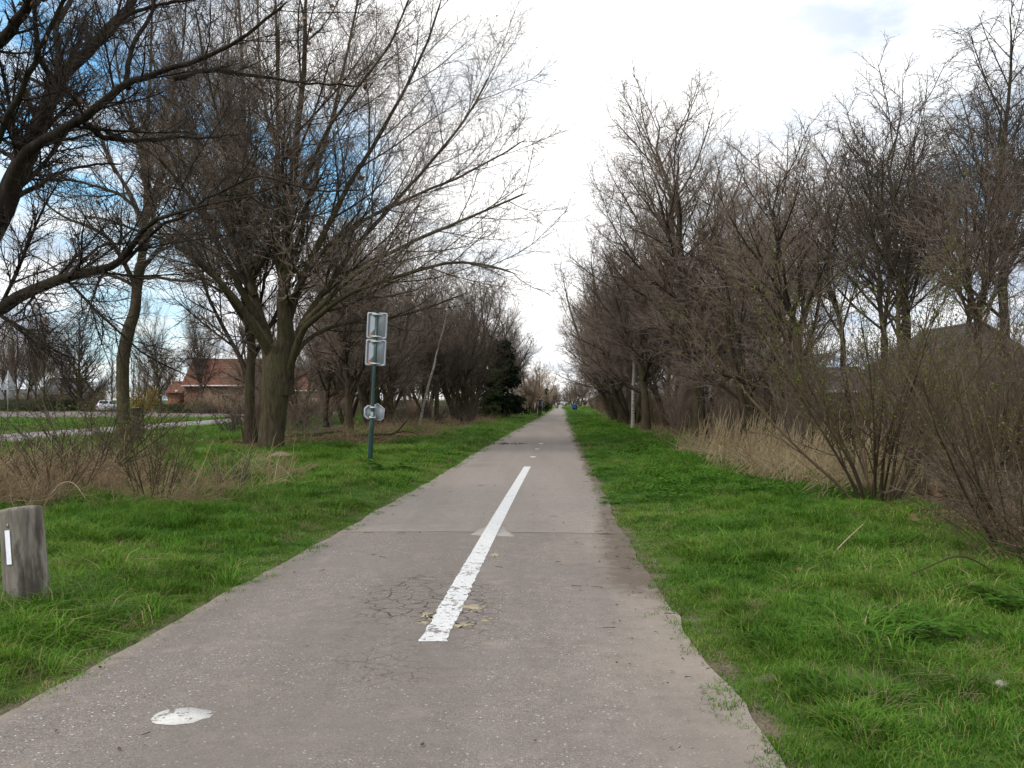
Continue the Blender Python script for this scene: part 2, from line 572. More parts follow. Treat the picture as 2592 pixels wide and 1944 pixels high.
xs = np.unique(np.concatenate([[-2500, -900, -400, -200, -120, -80, -60], np.arange(-46, -12, 1.0), np.arange(-12, -6, 0.4), np.arange(-6, 9, 0.14), np.arange(9, 24, 0.7), [26, 32, 45, 70, 120, 200, 400, 900, 2500]]))
ys = np.unique(np.concatenate([[-900, -100, -30, -10, 0], np.arange(2, 16, 0.14), np.arange(16, 40, 0.4), np.arange(40, 130, 1.5), np.arange(130, 340, 8.0), [400, 600, 900, 1500, 3500]]))
gx, gy = np.meshgrid(xs, ys)
gzz = gz(gx, gy)
nx, ny = len(xs), len(ys)
idx = np.arange(nx * ny).reshape(ny, nx)
gq = np.stack([idx[:-1, :-1], idx[:-1, 1:], idx[1:, 1:], idx[1:, :-1]], -1).reshape(-1, 4)
dl = path_l(gy) - gx
dr = gx - path_r(gy)
edge = np.maximum(dl, dr)
dirt = np.clip(1.0 - edge / np.where((gy < 12) & (dr > dl), 0.32, 0.22), 0, 1)
bare = np.clip((fbm(gx * 1.1, gy * 1.1, 41) - 0.52) * 7, 0, 1) * (gy < 5.4) * (gx > 1.3)
ground_me = mesh_np('ground', np.stack([gx, gy, gzz], -1), gq, None, ground_mat(), True,
                    {'green': green_at(gx, gy).ravel(), 'dirt': np.maximum(dirt, bare * 0.8).ravel()})
ob('ground', ground_me, kind='structure')

# ------------------------------------------------------------------ path
def asphalt(name, a, b_, chips, sand, crack=False):
    m, t, b, o = material(name)
    p = t.pos()
    n1 = t.noise(p, 0.5, 5, 0.6)
    n2 = t.noise(p, 7.0, 6, 0.65)
    n3 = t.noise(p, 110.0, 3, 0.6)
    c = t.mix(t.maprange(n2, 0.25, 0.75), a, b_)
    c = t.mix(t.math('MULTIPLY', t.maprange(n3, 0.3, 0.7), 0.55), c, tuple(x * 0.55 for x in a))
    for sc, thr, rad, ccol in ((48.0, 0.91, 0.30, (0.68, 0.65, 0.60)), (95.0, 0.76, 0.38, (0.45, 0.41, 0.37)), (80.0, 0.82, 0.36, (0.27, 0.195, 0.140)), (110.0, 0.74, 0.42, (0.060, 0.051, 0.047))):
        vo = t.add('ShaderNodeTexVoronoi')
        t.put(vo.inputs['Vector'], p)
        vo.inputs['Scale'].default_value = sc
        sp = t.add('ShaderNodeSeparateColor')
        t.l.new(vo.outputs['Color'], sp.inputs[0])
        hit = t.math('MULTIPLY', t.math('GREATER_THAN', sp.outputs[0], thr), t.math('LESS_THAN', vo.outputs['Distance'], rad))
        c = t.mix(t.math('MULTIPLY', hit, t.math('MULTIPLY', t.maprange(n1, 0.38, 0.60, 0.30, 1.0), chips)), c, ccol)
    # sand blown in from the right-hand edge
    s = t.math('ADD', t.attr('sand'), t.math('MULTIPLY', t.math('SUBTRACT', n1, 0.5), 0.9))
    s = t.math('ADD', s, t.math('MULTIPLY', t.math('SUBTRACT', n2, 0.5), 0.7))
    c = t.mix(t.math('MULTIPLY', t.maprange(s, 0.15, 1.0, 0, 1, True), 0.75), c, sand)
    md_ = t.math('ADD', t.attr('mud'), t.math('MULTIPLY', t.math('SUBTRACT', n2, 0.5), 1.1))
    c = t.mix(t.math('MULTIPLY', t.maprange(md_, 0.2, 0.8, 0, 1, True), 0.8), c, t.mix(n3, (0.070, 0.052, 0.040), (0.165, 0.125, 0.096)))
    # damp dark stains
    n4 = t.noise(p, 1.3, 5, 0.6)
    c = t.mix(t.math('MULTIPLY', t.maprange(n4, 0.55, 0.72, 0, 1, True), 0.25), c, tuple(x * 0.5 for x in a))
    n5 = t.noise(p, 2.6, 6, 0.7)
    c = t.mix(t.math('MULTIPLY', t.maprange(n5, 0.52, 0.70, 0, 1, True), 0.45), c, sand)
    n7 = t.noise(t.scalev(p, (1.7, 0.09, 1)), 1.0, 3, 0.5)
    c = t.mix(t.math('MULTIPLY', t.maprange(n7, 0.40, 0.62, 0, 1, True), 0.30), c, tuple(x * 0.70 for x in a))
    n6 = t.noise(t.scalev(p, (9.0, 1.2, 1)), 1.0, 5, 0.65)
    c = t.mix(t.math('MULTIPLY', t.maprange(n6, 0.55, 0.75, 0, 1, True), 0.22), c, tuple(x * 0.62 for x in a))
    h = t.math('ADD', n3, t.math('MULTIPLY', n2, 0.5))
    if crack:
        # crazed, broken surface round the near end of the line
        q = t.vmath('SUBTRACT', p, (-0.62, 6.9, 0))
        q = t.scalev(q, (1.25, 0.42, 0))
        r = t.vmath('LENGTH', q, out=1)
        area = t.maprange(t.math('ADD', r, t.math('MULTIPLY', t.math('SUBTRACT', n2, 0.5), 0.6)), 0.85, 0.5, 0, 1, True)
        vo = t.add('ShaderNodeTexVoronoi', feature='DISTANCE_TO_EDGE')
        t.put(vo.inputs['Vector'], t.vmath('ADD', p, t.scalev(t.noise(p, 6.0, 3, out=1), (0.12, 0.12, 0))))
        vo.inputs['Scale'].default_value = 7.0
        ln = t.math('MULTIPLY', t.maprange(vo.outputs['Distance'], 0.045, 0.015), t.math('MULTIPLY', area, t.maprange(n1, 0.4, 0.55)))
        rough_ = t.math('MULTIPLY', area, t.maprange(t.noise(p, 16.0, 5, 0.7), 0.5, 0.62))
        c = t.mix(t.math('MULTIPLY', rough_, 0.55), c, (0.17, 0.145, 0.13))
        c = t.mix(t.math('MULTIPLY', ln, 0.85), c, (0.055, 0.045, 0.04))
        h = t.math('SUBTRACT', h, t.math('MULTIPLY', ln, 1.5))
    t.put(b.inputs['Base Color'], c)
    b.inputs['Roughness'].default_value = 0.95
    b.inputs['Specular IOR Level'].default_value = 0.10
    bp = t.add('ShaderNodeBump')
    bp.inputs['Strength'].default_value = 0.5
    bp.inputs['Distance'].default_value = 0.006
    t.put(bp.inputs['Height'], h)
    t.l.new(bp.outputs[0], b.inputs['Normal'])
    return m

SEAM_Y = 11.1
def path_z(x, y):
    t_ = np.clip((x - path_l(y)) / (path_r(y) - path_l(y)), 0, 1)
    return 0.0045 + 0.012 * (1 - (2 * t_ - 1) ** 2)
def seam(x): return SEAM_Y - 0.10 * x / 2.0
def path_piece(name, y0, y1, mat, step0, z):
    yy = [y0]
    while yy[-1] < y1:
        yy.append(min(y1, yy[-1] + max(step0, 0.012 * abs(yy[-1]))))
    yy = np.array(yy)
    k = 19
    sx = np.linspace(0, 1, k)
    L = path_l(yy) + 0.10 * (fbm(yy * 1.4, yy * 0 + 3, 7) - 0.5) - 0.02
    Rr = path_r(yy) + 0.12 * (fbm(yy * 1.6, yy * 0 + 9, 8) - 0.5) + 0.03
    X = L[:, None] * (1 - sx) + Rr[:, None] * sx
    Y = np.repeat(yy[:, None], k, 1)
    if y0 > 0:
        Y[0] = seam(X[0]) + 0.006
    else:
        Y[-1] = seam(X[-1]) - 0.006
    wdt = (Rr - L)[:, None]
    Z = np.full_like(X, z) + 0.012 * (1 - (2 * sx - 1) ** 2)[None]
    dright = (1 - sx)[None] * wdt
    dleft = sx[None] * wdt
    near = np.clip((13 - Y) / 5, 0, 1)
    sand = np.maximum(0.85 * np.clip(1 - dright / (0.30 + 0.9 * near), 0, 1), np.clip(1 - dleft / 0.16, 0, 1) * 0.8)
    wash = np.exp(-((Y - 10.2) / 2.6) ** 2 - ((X - 0.70) / 0.55) ** 2)
    sand = np.maximum(sand, wash * 0.62)
    mud = 1.15 * np.clip(1 - dright / (0.26 + 0.30 * np.exp(-((Y - 9.5) / 2.5) ** 2)), 0, 1) * np.clip((Y - 7.4) / 1.0, 0, 1)
    mud = np.maximum(mud, np.exp(-((Y - 8.3) / 1.0) ** 2 - ((X - 1.1) / 0.40) ** 2) * 0.95)
    ii = np.arange(X.size).reshape(X.shape)
    q = np.stack([ii[:-1, :-1], ii[:-1, 1:], ii[1:, 1:], ii[1:, :-1]], -1).reshape(-1, 4)
    me = mesh_np(name, np.stack([X, Y, Z], -1), q, None, mat, True, {'sand': sand.ravel(), 'mud': mud.ravel()})
    return ob(name, me, kind='structure')
SAND = (0.345, 0.288, 0.235)
path_piece('path', -30, SEAM_Y, asphalt('asphalt_old', (0.222, 0.190, 0.168), (0.300, 0.260, 0.230), 0.95, SAND, True), 0.12, 0.004)
path_piece('path', SEAM_Y, 330, asphalt('asphalt_newer', (0.300, 0.258, 0.224), (0.378, 0.328, 0.286), 0.7, (0.38, 0.315, 0.25)), 0.25, 0.005)

M_SEAM = simple('bitumen_seam', (0.13, 0.110, 0.10), 0.8)
sx = np.linspace(path_l(11.1) + 0.15, 0.35, 24)
sz_ = path_z(sx, seam(sx)) + 0.0015
sv = np.concatenate([np.stack([sx, seam(sx) - 0.010 - 0.005 * np.sin(sx * 9), sz_], -1), np.stack([sx, seam(sx) + 0.010 + 0.004 * np.sin(sx * 14), sz_], -1)])
ob('seam', mesh_np('seam', sv, [(i, i + 1, i + 25, i + 24) for i in range(23)], None, M_SEAM), kind='structure')

# painted marks
def paint_mat(name, colr, wear, under=(0.2, 0.17, 0.16), nearwear=0.0):
    m, t, b, o = material(name)
    p = t.pos()
    n = t.noise(t.scalev(p, (1.0, 0.7, 1)), 22.0, 7, 0.7)
    n2 = t.noise(p, 2.0, 4, 0.6)
    f = t.math('ADD', n, t.math('MULTIPLY', t.math('SUBTRACT', n2, 0.5), 0.35))
    sy = t.add('ShaderNodeSeparateXYZ')
    t.put(sy.inputs[0], p)
    f = t.math('SUBTRACT', f, t.maprange(sy.outputs[1], 10.5, 6.5, 0.0, nearwear))
    c = t.mix(t.maprange(f, wear, wear + 0.05), under, colr)
    fl = t.math('MULTIPLY', t.maprange(t.noise(p, 75.0, 3, 0.6), 0.56, 0.64), 0.55)
    c = t.mix(fl, c, under)
    c = t.mix(t.math('MULTIPLY', t.maprange(t.noise(p, 9.0, 4), 0.45, 0.7), 0.22), c, tuple(x * 0.6 for x in colr))
    t.put(b.inputs['Base Color'], c)
    b.inputs['Roughness'].default_value = 0.7
    return m
M_WHITE = paint_mat('road_paint_white', (0.70, 0.69, 0.67), 0.33, nearwear=0.10)
M_WORN = paint_mat('road_paint_worn', (0.66, 0.63, 0.58), 0.36)
M_GHOST = paint_mat('road_paint_faded', (0.36, 0.32, 0.275), 0.42, (0.27, 0.235, 0.205))
M_OLD = paint_mat('road_paint_yellowed', (0.38, 0.32, 0.20), 0.40)

def sheet(name, outline, z, mat, depth=0.0012, rag=0.0):
    """flat painted patch with real (thin) thickness"""
    mb = MB()
    o_ = np.asarray(outline, float)
    if rag:
        rs_ = np.random.default_rng(int(abs(o_[0, 0] * 1000)) + len(o_))
        m_ = len(o_)
        o_ = np.concatenate([o_[i] + (o_[(i + 1) % m_] - o_[i]) * np.linspace(0, 1, 7)[:-1, None] for i in range(m_)])
        o_ = o_ + rs_.normal(0, rag, o_.shape) * np.array([1.0, 1.4])
    n = len(o_)
    c = o_.mean(0)
    z = float(path_z(o_[:, 0], o_[:, 1]).max()) + 0.0008 + (z - 0.018) * 0.2
    V = np.concatenate([np.c_[o_, np.full(n, z)], np.c_[o_, np.full(n, z + depth)], [[c[0], c[1], z + depth]]])
    Q = [(i, (i + 1) % n, n + (i + 1) % n, n + i) for i in range(n)]
    T = [(2 * n, n + i, n + (i + 1) % n) for i in range(n)]
    mb.add(V, Q, T)
    return ob(name, mb.mesh(name, mat), kind='structure')

rngp = np.random.default_rng(5)
yy = np.concatenate([np.arange(G(1095, 1631)[1], 11, 0.06), np.arange(11, G(1335, 1183)[1], 0.3), [G(1335, 1183)[1]]])
ctrl = np.array([G(1095, 1631), G(1168, 1490), G(1250, 1335), G(1294, 1255), G(1335, 1183)])
cx = np.interp(yy, ctrl[:, 1], ctrl[:, 0])
wd = np.interp(yy, [6, 11, 22], [0.168, 0.160, 0.150]) / 2
rag = np.clip((10.5 - yy) / 3, 0, 1)
jl = rngp.normal(0, 0.006, len(yy)) * rag
jr = rngp.normal(0, 0.006, len(yy)) * rag
zl = path_z(cx, yy) + 0.0022
V = np.concatenate([np.stack([cx - wd + jl, yy, yy * 0 + zl], -1), np.stack([cx + wd + jr, yy, yy * 0 + zl], -1)])
n = len(yy)
ob('lane_line', mesh_np('lane_line', V, [(i, n + i, n + i + 1, i + 1) for i in range(n - 1)], None, M_WHITE), kind='structure')
for (u, v, ww, hh) in ((1349, 1158, 0.14, 0.42), (1359, 1138, 0.13, 0.40), (1369, 1124, 0.14, 0.5)):
    c = G(u, v)
    sheet('road_mark', [(c[0] - ww / 2, c[1] - hh / 2), (c[0] + ww / 2, c[1] - hh / 2), (c[0] + ww / 2 + 0.02, c[1] + hh / 2), (c[0] - ww / 2 + 0.02, c[1] + hh / 2)], 0.020, M_WHITE)
c = G(459, 1820)
a = np.linspace(0, 2 * PI, 30, endpoint=False)
rr_ = 1 + 0.04 * np.sin(a * 3 + 1) + rngp.normal(0, 0.045, 30)
sheet('road_dot', np.stack([c[0] + 0.135 * rr_ * np.cos(a), c[1] + 0.125 * rr_ * np.sin(a)], -1), 0.014, M_WORN)
for pts in (((1187, 1358), (1240, 1332), (1232, 1361)), ((1276, 1332), (1305, 1363), (1255, 1361))):
    sheet('faded_arrowhead', [G(*p)[:2] for p in pts], 0.0185, M_GHOST, 0.0012, 0.008)
for pts in (((1172, 1537), (1205, 1535), (1235, 1538), (1238, 1544), (1205, 1549), (1170, 1546)), ((1066, 1556), (1098, 1553), (1090, 1568), (1068, 1568)),
            ((1075, 1572), (1100, 1567), (1090, 1578)), ((1045, 1583), (1090, 1578), (1080, 1588)), ((1140, 1588), (1170, 1582), (1207, 1580), (1200, 1587), (1160, 1598)),
            ((1212, 1574), (1244, 1570), (1243, 1578), (1216, 1580)), ((1170, 1554), (1208, 1554), (1205, 1557)), ((1245, 1405), (1262, 1402), (1264, 1412), (1248, 1416))):
    sheet('paint_remnant', [G(*p)[:2] for p in pts], 0.0195, M_OLD, 0.0012, 0.010)

# ------------------------------------------------------------------ road and ploughed field on the left
m_road = asphalt('asphalt_road', (0.30, 0.255, 0.250), (0.36, 0.315, 0.305), 0.3, (0.33, 0.28, 0.25))
yy = np.concatenate([np.arange(-20, 160, 2.0), np.arange(160, 420, 10)])
V = np.concatenate([np.stack([np.full_like(yy, ROAD0) + 0.25 * np.sin(yy * 0.05), yy, yy * 0 + 0.02], -1), np.stack([np.full_like(yy, ROAD1) + 0.25 * np.sin(yy * 0.05), yy, yy * 0 + 0.02], -1)])
n = len(yy)
ob('road', mesh_np('road', V, [(i, n + i, n + i + 1, i + 1) for i in range(n - 1)], None, m_road), kind='structure')
m_field, t, b, o = material('ploughed_soil')
n1 = t.noise(t.scalev(t.pos(), (0.25, 2.2, 1)), 1.0, 6, 0.65)
t.put(b.inputs['Base Color'], t.mix(t.maprange(n1, 0.3, 0.7), (0.115, 0.085, 0.075), (0.215, 0.165, 0.150)))
b.inputs['Roughness'].default_value = 0.95
fx, fy = np.meshgrid(np.linspace(-110, -23.5, 60), np.linspace(77.5, 117, 70))
fz = 0.02 + 0.06 * np.abs(np.sin(fy * 2.2)) + 0.06 * fbm(fx * 0.8, fy * 0.8, 5)
ii = np.arange(fx.size).reshape(fx.shape)
ob('field', mesh_np('field', np.stack([fx, fy, fz], -1), np.stack([ii[:-1, :-1], ii[:-1, 1:], ii[1:, 1:], ii[1:, :-1]], -1).reshape(-1, 4), None, m_field), kind='structure')

# ------------------------------------------------------------------ trees
def tree_parts(rng, root, lv0, twiglevels, mats, k0=9, roottube=None, leaf=None):
    pass

def put_part(name, parts, mat, root, smooth=True, kind=None, attrs=None):
    V, Q, T = merge(parts)
    me = mesh_np(name, V, Q, T, mat, smooth, attrs)
    return ob(name, me, root, kind=kind)

def flare(pts, rad, amt=0.45, h=0.5):
    """wider foot where the trunk meets the ground"""
    z = pts[..., 2] - pts[..., :1, 2]
    return rad * (1 + amt * np.exp(-z / h))

def bumpy(V, rng, amt):
    return V + amt * (fbm(V[:, 0] * 3 + V[:, 2] * 0.7, V[:, 1] * 3 + V[:, 2] * 0.9, 77, 3) - 0.5)[:, None] * np.array([1, 1, 0.2])

def cards(rng, C, size, asp=0.5):
    """small leaf quads at C, random turn"""
    N = len(C)
    u = unit(rng.normal(0, 1, (N, 3)))
    w_ = unit(np.cross(u, rng.normal(0, 1, (N, 3))))
    s = size * rng.uniform(0.6, 1.4, N)[:, None]
    V = np.stack([C - u * s * 0.5, C + w_ * s * asp * 0.5, C + u * s * 0.5, C - w_ * s * asp * 0.5], 1)
    Q = np.arange(N * 4).reshape(N, 4)
    tint = np.repeat(rng.random(N), 4)
    return V.reshape(-1, 3), Q, tint

def species(seed, H, r, kind):
    """one bare tree at the origin -> dict of part geometry"""
    rng = np.random.default_rng(seed)
    up = np.array([0, 0, 1.0])
    if kind == 'ash':          # one stem, ascending limbs, oval crown
        z = np.linspace(0, H * 0.93, 14)
        tr = np.cumsum(rng.normal(0, 0.022 * H, (14, 2)), 0) * np.linspace(0, 1, 14)[:, None]
        p = np.c_[tr, z][None]
        rad = (r * (1 - 0.95 * np.linspace(0, 1, 14) ** 0.75))[None]
        rad = flare(p, rad)
        l0 = (p, rad, np.array([H]))
        l1 = child(rng, l0, 34, 0.15, 0.93, 42, 9, 0.44, 9, 0.06, up * 0.075, 0.55, 0.015, 0.25, 0.3, 0.60)
        l2 = child(rng, l1, 11, 0.12, 0.99, 36, 10, 0.42, 5, 0.08, up * 0.05, 0.55, 0.009, 0.4, shape=0.45)
        l3 = child(rng, l2, 10, 0.1, 1.0, 38, 12, 0.50, 3, 0.10, up * 0.04, 0.6, 0.0056, 0.5, shape=0.35)
        l4 = child(rng, l3, 7, 0.1, 1.0, 40, 14, 0.52, 2, 0.1, up * 0.05, 0.7, 0.0045, 0.6)
    elif kind == 'clear':      # slender stem, free of branches low down
        z = np.linspace(0, H * 0.94, 14)
        tr = np.cumsum(rng.normal(0, 0.020 * H, (14, 2)), 0) * np.linspace(0, 1, 14)[:, None]
        p = np.c_[tr, z][None]
        rad = (r * (1 - 0.93 * np.linspace(0, 1, 14) ** 0.9))[None]
        l0 = (p, flare(p, rad, 0.3, 0.4), np.array([H]))
        l1 = child(rng, l0, 20, 0.40, 0.95, 38, 9, 0.40, 9, 0.07, up * 0.06, 0.55, 0.013, 0.25, 0.3, 0.55)
        l2 = child(rng, l1, 9, 0.15, 0.99, 38, 11, 0.42, 5, 0.09, up * 0.04, 0.55, 0.008, 0.4, shape=0.45)
        l3 = child(rng, l2, 9, 0.1, 1.0, 40, 13, 0.50, 3, 0.10, up * 0.03, 0.6, 0.005, 0.5, shape=0.35)
        l4 = child(rng, l3, 4, 0.1, 1.0, 40, 14, 0.52, 2, 0.1, up * 0.04, 0.7, 0.0042, 0.6)
    elif kind == 'multi':      # several stems from one foot
        ns = 5
        az = np.arange(ns) * 2 * PI / ns + rng.random(ns)
        d = np.stack([np.cos(az) * 0.34, np.sin(az) * 0.34, np.ones(ns)], -1)
        st = np.stack([np.cos(az) * r * 0.6, np.sin(az) * r * 0.6, az * 0 - 0.03], -1)
        L = H * rng.uniform(0.75, 1.0, ns)
        p, rad = grow(rng, st, unit(d), L, np.full(ns, r * 0.62), np.full(ns, 0.012), 12, 0.06, up * 0.05)
        rad = flare(p, rad, 0.3, 0.4)
        l0 = (p, rad, L)
        l1 = child(rng, l0, 12, 0.16, 0.97, 42, 10, 0.36, 8, 0.08, up * 0.06, 0.5, 0.013, 0.3, 0.3, 0.55)
        l2 = child(rng, l1, 8, 0.12, 0.98, 40, 12, 0.42, 5, 0.1, up * 0.04, 0.55, 0.0085, 0.45)
        l3 = child(rng, l2, 9, 0.1, 1.0, 42, 14, 0.50, 3, 0.10, up * 0.03, 0.6, 0.0056, 0.5, shape=0.35)
        l4 = child(rng, l3, 6, 0.1, 1.0, 42, 14, 0.55, 2, 0.1, up * 0.04, 0.7, 0.0045, 0.6)
    elif kind == 'birch':      # slender, fine hanging twigs
        z = np.linspace(0, H, 14)
        tr = np.cumsum(rng.normal(0, 0.012 * H, (14, 2)), 0) * np.linspace(0, 1, 14)[:, None]
        p = np.c_[tr, z][None]
        rad = (r * (1 - 0.93 * np.linspace(0, 1, 14)))[None]
        l0 = (p, flare(p, rad, 0.3, 0.3), np.array([H]))
        l1 = child(rng, l0, 22, 0.38, 0.97, 42, 9, 0.34, 9, 0.06, up * 0.04, 0.5, 0.012, 0.25, 0.3, 0.6)
        l2 = child(rng, l1, 9, 0.2, 0.98, 45, 14, 0.50, 7, 0.08, -up * 0.16, 0.5, 0.0065, 0.5)
        l3 = child(rng, l2, 9, 0.1, 1.0, 35, 12, 0.55, 4, 0.08, -up * 0.22, 0.65, 0.005, 0.6)
        l4 = child(rng, l3, 3, 0.1, 1.0, 30, 12, 0.6, 2, 0.08, -up * 0.2, 0.7, 0.0042, 0.6)
    elif kind == 'poplar':     # tight column
        z = np.linspace(0, H, 12)
        p = np.c_[rng.normal(0, 0.05, (12, 2)), z][None]
        l0 = (p, (r * (1 - 0.94 * np.linspace(0, 1, 12)))[None], np.array([H]))
        l1 = child(rng, l0, 46, 0.06, 0.97, 22, 5, 0.22, 7, 0.04, up * 0.09, 0.45, 0.015, 0.3, 0.3, 0.5)
        l2 = child(rng, l1, 9, 0.15, 0.98, 24, 8, 0.42, 4, 0.06, up * 0.08, 0.55, 0.010, 0.5)
        l3 = child(rng, l2, 6, 0.1, 1.0, 25, 8, 0.5, 2, 0.06, up * 0.06, 0.65, 0.009, 0.6)
        l4 = None
    elif kind == 'dense':      # very twiggy, broad at the foot and pointed above
        z = np.linspace(0, H, 12)
        p = np.c_[rng.normal(0, 0.06, (12, 2)), z][None]
        l0 = (p, (r * (1 - 0.93 * np.linspace(0, 1, 12)))[None], np.array([H]))
        l1 = child(rng, l0, 60, 0.05, 0.97, 50, 10, 0.44, 8, 0.06, up * 0.09, 0.45, 0.016, 0.3, 0.25, 0.85)
        l2 = child(rng, l1, 10, 0.12, 0.98, 40, 12, 0.38, 5, 0.09, up * 0.05, 0.55, 0.011, 0.4)
        l3 = child(rng, l2, 9, 0.1, 1.0, 42, 14, 0.5, 3, 0.1, up * 0.03, 0.6, 0.010, 0.5)
        l4 = None
    return rng, l0, l1, l2, l3, l4

PROTO = {}
def proto_meshes(key, seed, H, r, kind, mtrunk, mlimb, mtwig):
    rng, l0, l1, l2, l3, l4 = species(seed, H, r, kind)
    V, Q, T = tubes(l0[0], l0[1], 10, True)
    V = bumpy(V, rng, r * 0.35)
    V[:, 2] -= 0.05
    tm = mesh_np('trunk', V, Q, T, mtrunk, True)
    Vb = merge([tubes(l1[0], l1[1], 5, True), tubes(l2[0], l2[1], 3, True)])
    bm_ = mesh_np('branches', *Vb, mlimb, True)
    tw = [tubes(l3[0], l3[1], 3, True)] + ([tubes(l4[0], l4[1], 3, True)] if l4 is not None else [])
    tw_ = mesh_np('twigs', *merge(tw), mtwig, True)
    PROTO[key] = (tm, bm_, tw_, H)

def place_tree(key, x, y, H, label, group=None, rz=None, wide=1.0, name='bare_tree', lean=(0, 0)):
    tm, bm_, tw_, H0 = PROTO[key]
    rs = random.Random(int(x * 131 + y * 977))
    root = thing(name, label, 'tree', (x, y, float(gz(x, y)) - 0.02), rs.uniform(0, 6.28) if rz is None else rz, group)
    s = H / H0
    root.scale = (s * wide, s * wide, s)
    root.rotation_euler = (lean[0], lean[1], root.rotation_euler[2])
    for nm, me in (('trunk', tm), ('branches', bm_), ('twigs', tw_)):
        c = ob(nm, me, root, kind='stuff' if nm == 'twigs' else None)
    return root

proto_meshes('ash1', 11, 12.5, 0.21, 'ash', M_BARK2, M_LIMB, M_TWIG)
proto_meshes('ash2', 12, 12.5, 0.20, 'ash', M_BARK2, M_LIMB, M_TWIGR)
proto_meshes('ash3', 13, 12.5, 0.22, 'ash', M_BARK2, M_LIMB, M_TWIG)
proto_meshes('clear1', 15, 9.0, 0.13, 'clear', M_BARK2, M_LIMB, M_TWIG)
proto_meshes('clear2', 16, 9.0, 0.12, 'clear', M_BARK2, M_LIMB, M_TWIGD)
proto_meshes('multi1', 21, 9.0, 0.20, 'multi', M_BARK2, M_LIMB, M_TWIG)
proto_meshes('multi2', 22, 9.0, 0.19, 'multi', M_BARK2, M_LIMB, M_TWIGR)
proto_meshes('multi3', 23, 9.0, 0.18, 'multi', M_BARK2, M_LIMB, M_TWIG)
proto_meshes('birch1', 31, 10.5, 0.125, 'birch', M_BIRCH, M_LIMB, M_TWIGR)
proto_meshes('birch2', 32, 10.5, 0.15, 'birch', M_BARK2, M_LIMB, M_TWIGD)
proto_meshes('poplar', 41, 15.0, 0.22, 'poplar', M_BARK2, M_TWIGR, M_TWIGR)
proto_meshes('dense', 51, 11.5, 0.24, 'dense', M_BARK2, M_LIMB, M_TWIGD)

# ---- hero trees: limbs traced in the air at their own distances
def catmull(pts, n):
    p = np.asarray(pts, float)
    p = np.concatenate([[2 * p[0] - p[1]], p, [2 * p[-1] - p[-2]]])
    m = len(p) - 3
    tt = np.linspace(0, m - 1e-6, n)
    i = np.floor(tt).astype(int)
    f = (tt - i)[:, None]
    a, b_, c, d = p[i], p[i + 1], p[i + 2], p[i + 3]
    return 0.5 * (2 * b_ + (c - a) * f + (2 * a - 5 * b_ + 4 * c - d) * f ** 2 + (3 * b_ - a - 3 * c + d) * f ** 3)

def hero(name, label, base, trunkpts, trunkrad, limbs, seed, mb, up, params, deadleaves=0):
    """limbs: list of (points3d, r_start, r_end)"""
    rng = np.random.default_rng(seed)
    root = thing(name, label, 'tree', base)
    base = np.asarray(base, float)
    tp = catmull(np.asarray(trunkpts), 26) - base
    tr_ = np.interp(np.linspace(0, 1, 26), np.linspace(0, 1, len(trunkrad)), trunkrad)
    tr_ = flare(tp, tr_, 0.25, 0.35)
    V, Q, T = tubes(tp[None], tr_[None], 18, False)
    V = bumpy(V, rng, trunkrad[0] * 0.25)
    # closed top
    n = len(V)
    T = np.array([(n - 18, n - 18 + i, n - 18 + i + 1) for i in range(1, 17)])
    ob('trunk', mesh_np('trunk', V, Q, T, mb, True), root)
    n = 22
    LP, LR = [], []
    for i, (pts, r0, r1) in enumerate(limbs):
        p = catmull(pts, n) - base
        p[1:] += np.cumsum(rng.normal(0, 0.012, (n - 1, 3)), 0)
        s = np.linspace(0, 1, n)
        rad = r1 + (r0 - r1) * (1 - s) ** 1.35
        V, Q, T = tubes(p[None], rad[None], 8, True)
        V = bumpy(V, rng, r0 * 0.3)
        ob('limb', mesh_np('limb', V, Q, T, mb, True), root)
        LP.append(p)
        LR.append(rad)
    l0 = (np.array(LP), np.array(LR), seglen(np.array(LP)))
    up = np.array([0, 0, up])
    a = params
    l1 = child(rng, l0, a['n1'], a.get('t0', 0.2), 0.99, a.get('a1', 34), 10, a.get('l1', 0.36), 9, 0.06, up, a.get('rr', 0.5), a.get('r1', 0.011), 0.3, 0.35, 0.45)
    l2 = child(rng, l1, a['n2'], 0.10, 0.99, 38, 12, 0.42, 5, 0.09, up * 0.8, 0.55, a.get('r2', 0.008), 0.45, shape=0.4)
    l3 = child(rng, l2, a['n3'], 0.08, 1.0, 42, 14, 0.48, 3, 0.11, up * 0.6, 0.6, a.get('r3', 0.0048), 0.5, shape=0.35)
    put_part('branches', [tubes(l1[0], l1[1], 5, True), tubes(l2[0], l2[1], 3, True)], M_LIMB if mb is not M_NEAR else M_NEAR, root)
    tw = [tubes(l3[0], l3[1], 3, True)]
    if a.get('n4'):
        l4 = child(rng, l3, a['n4'], 0.1, 1.0, 42, 14, 0.55, 2, 0.1, up * 0.5, 0.7, a.get('r4', 0.0036), 0.6)
        tw.append(tubes(l4[0], l4[1], 3, True))
    put_part('twigs', tw, a.get('mt', M_TWIG), root, kind='stuff')
    if deadleaves:
        e = l3[0][:, -1]
        e = e[rng.integers(0, len(e), deadleaves)]
        V, Q, tint = cards(rng, e, 0.075, 0.6)
        ob('dead_leaves', mesh_np('dead_leaves', V, Q, None, M_DEAD, False, {'tint': tint}), root, kind='stuff')
    return root

def limb(disp, d0, d1, w0, w1, src=1.0):
    """disp: points on the photograph (2212-px wide view), d0..d1 distance along the limb, w: widths on it"""
    n = len(disp)
    dd = np.linspace(d0, d1, n)
    pts = [P(x * DS, y * DS, d) for (x, y), d in zip(disp, dd)]
    return pts, w0 * DS / 2 / FPX * d0, max(w1 * DS / 2 / FPX * d1, 0.006)

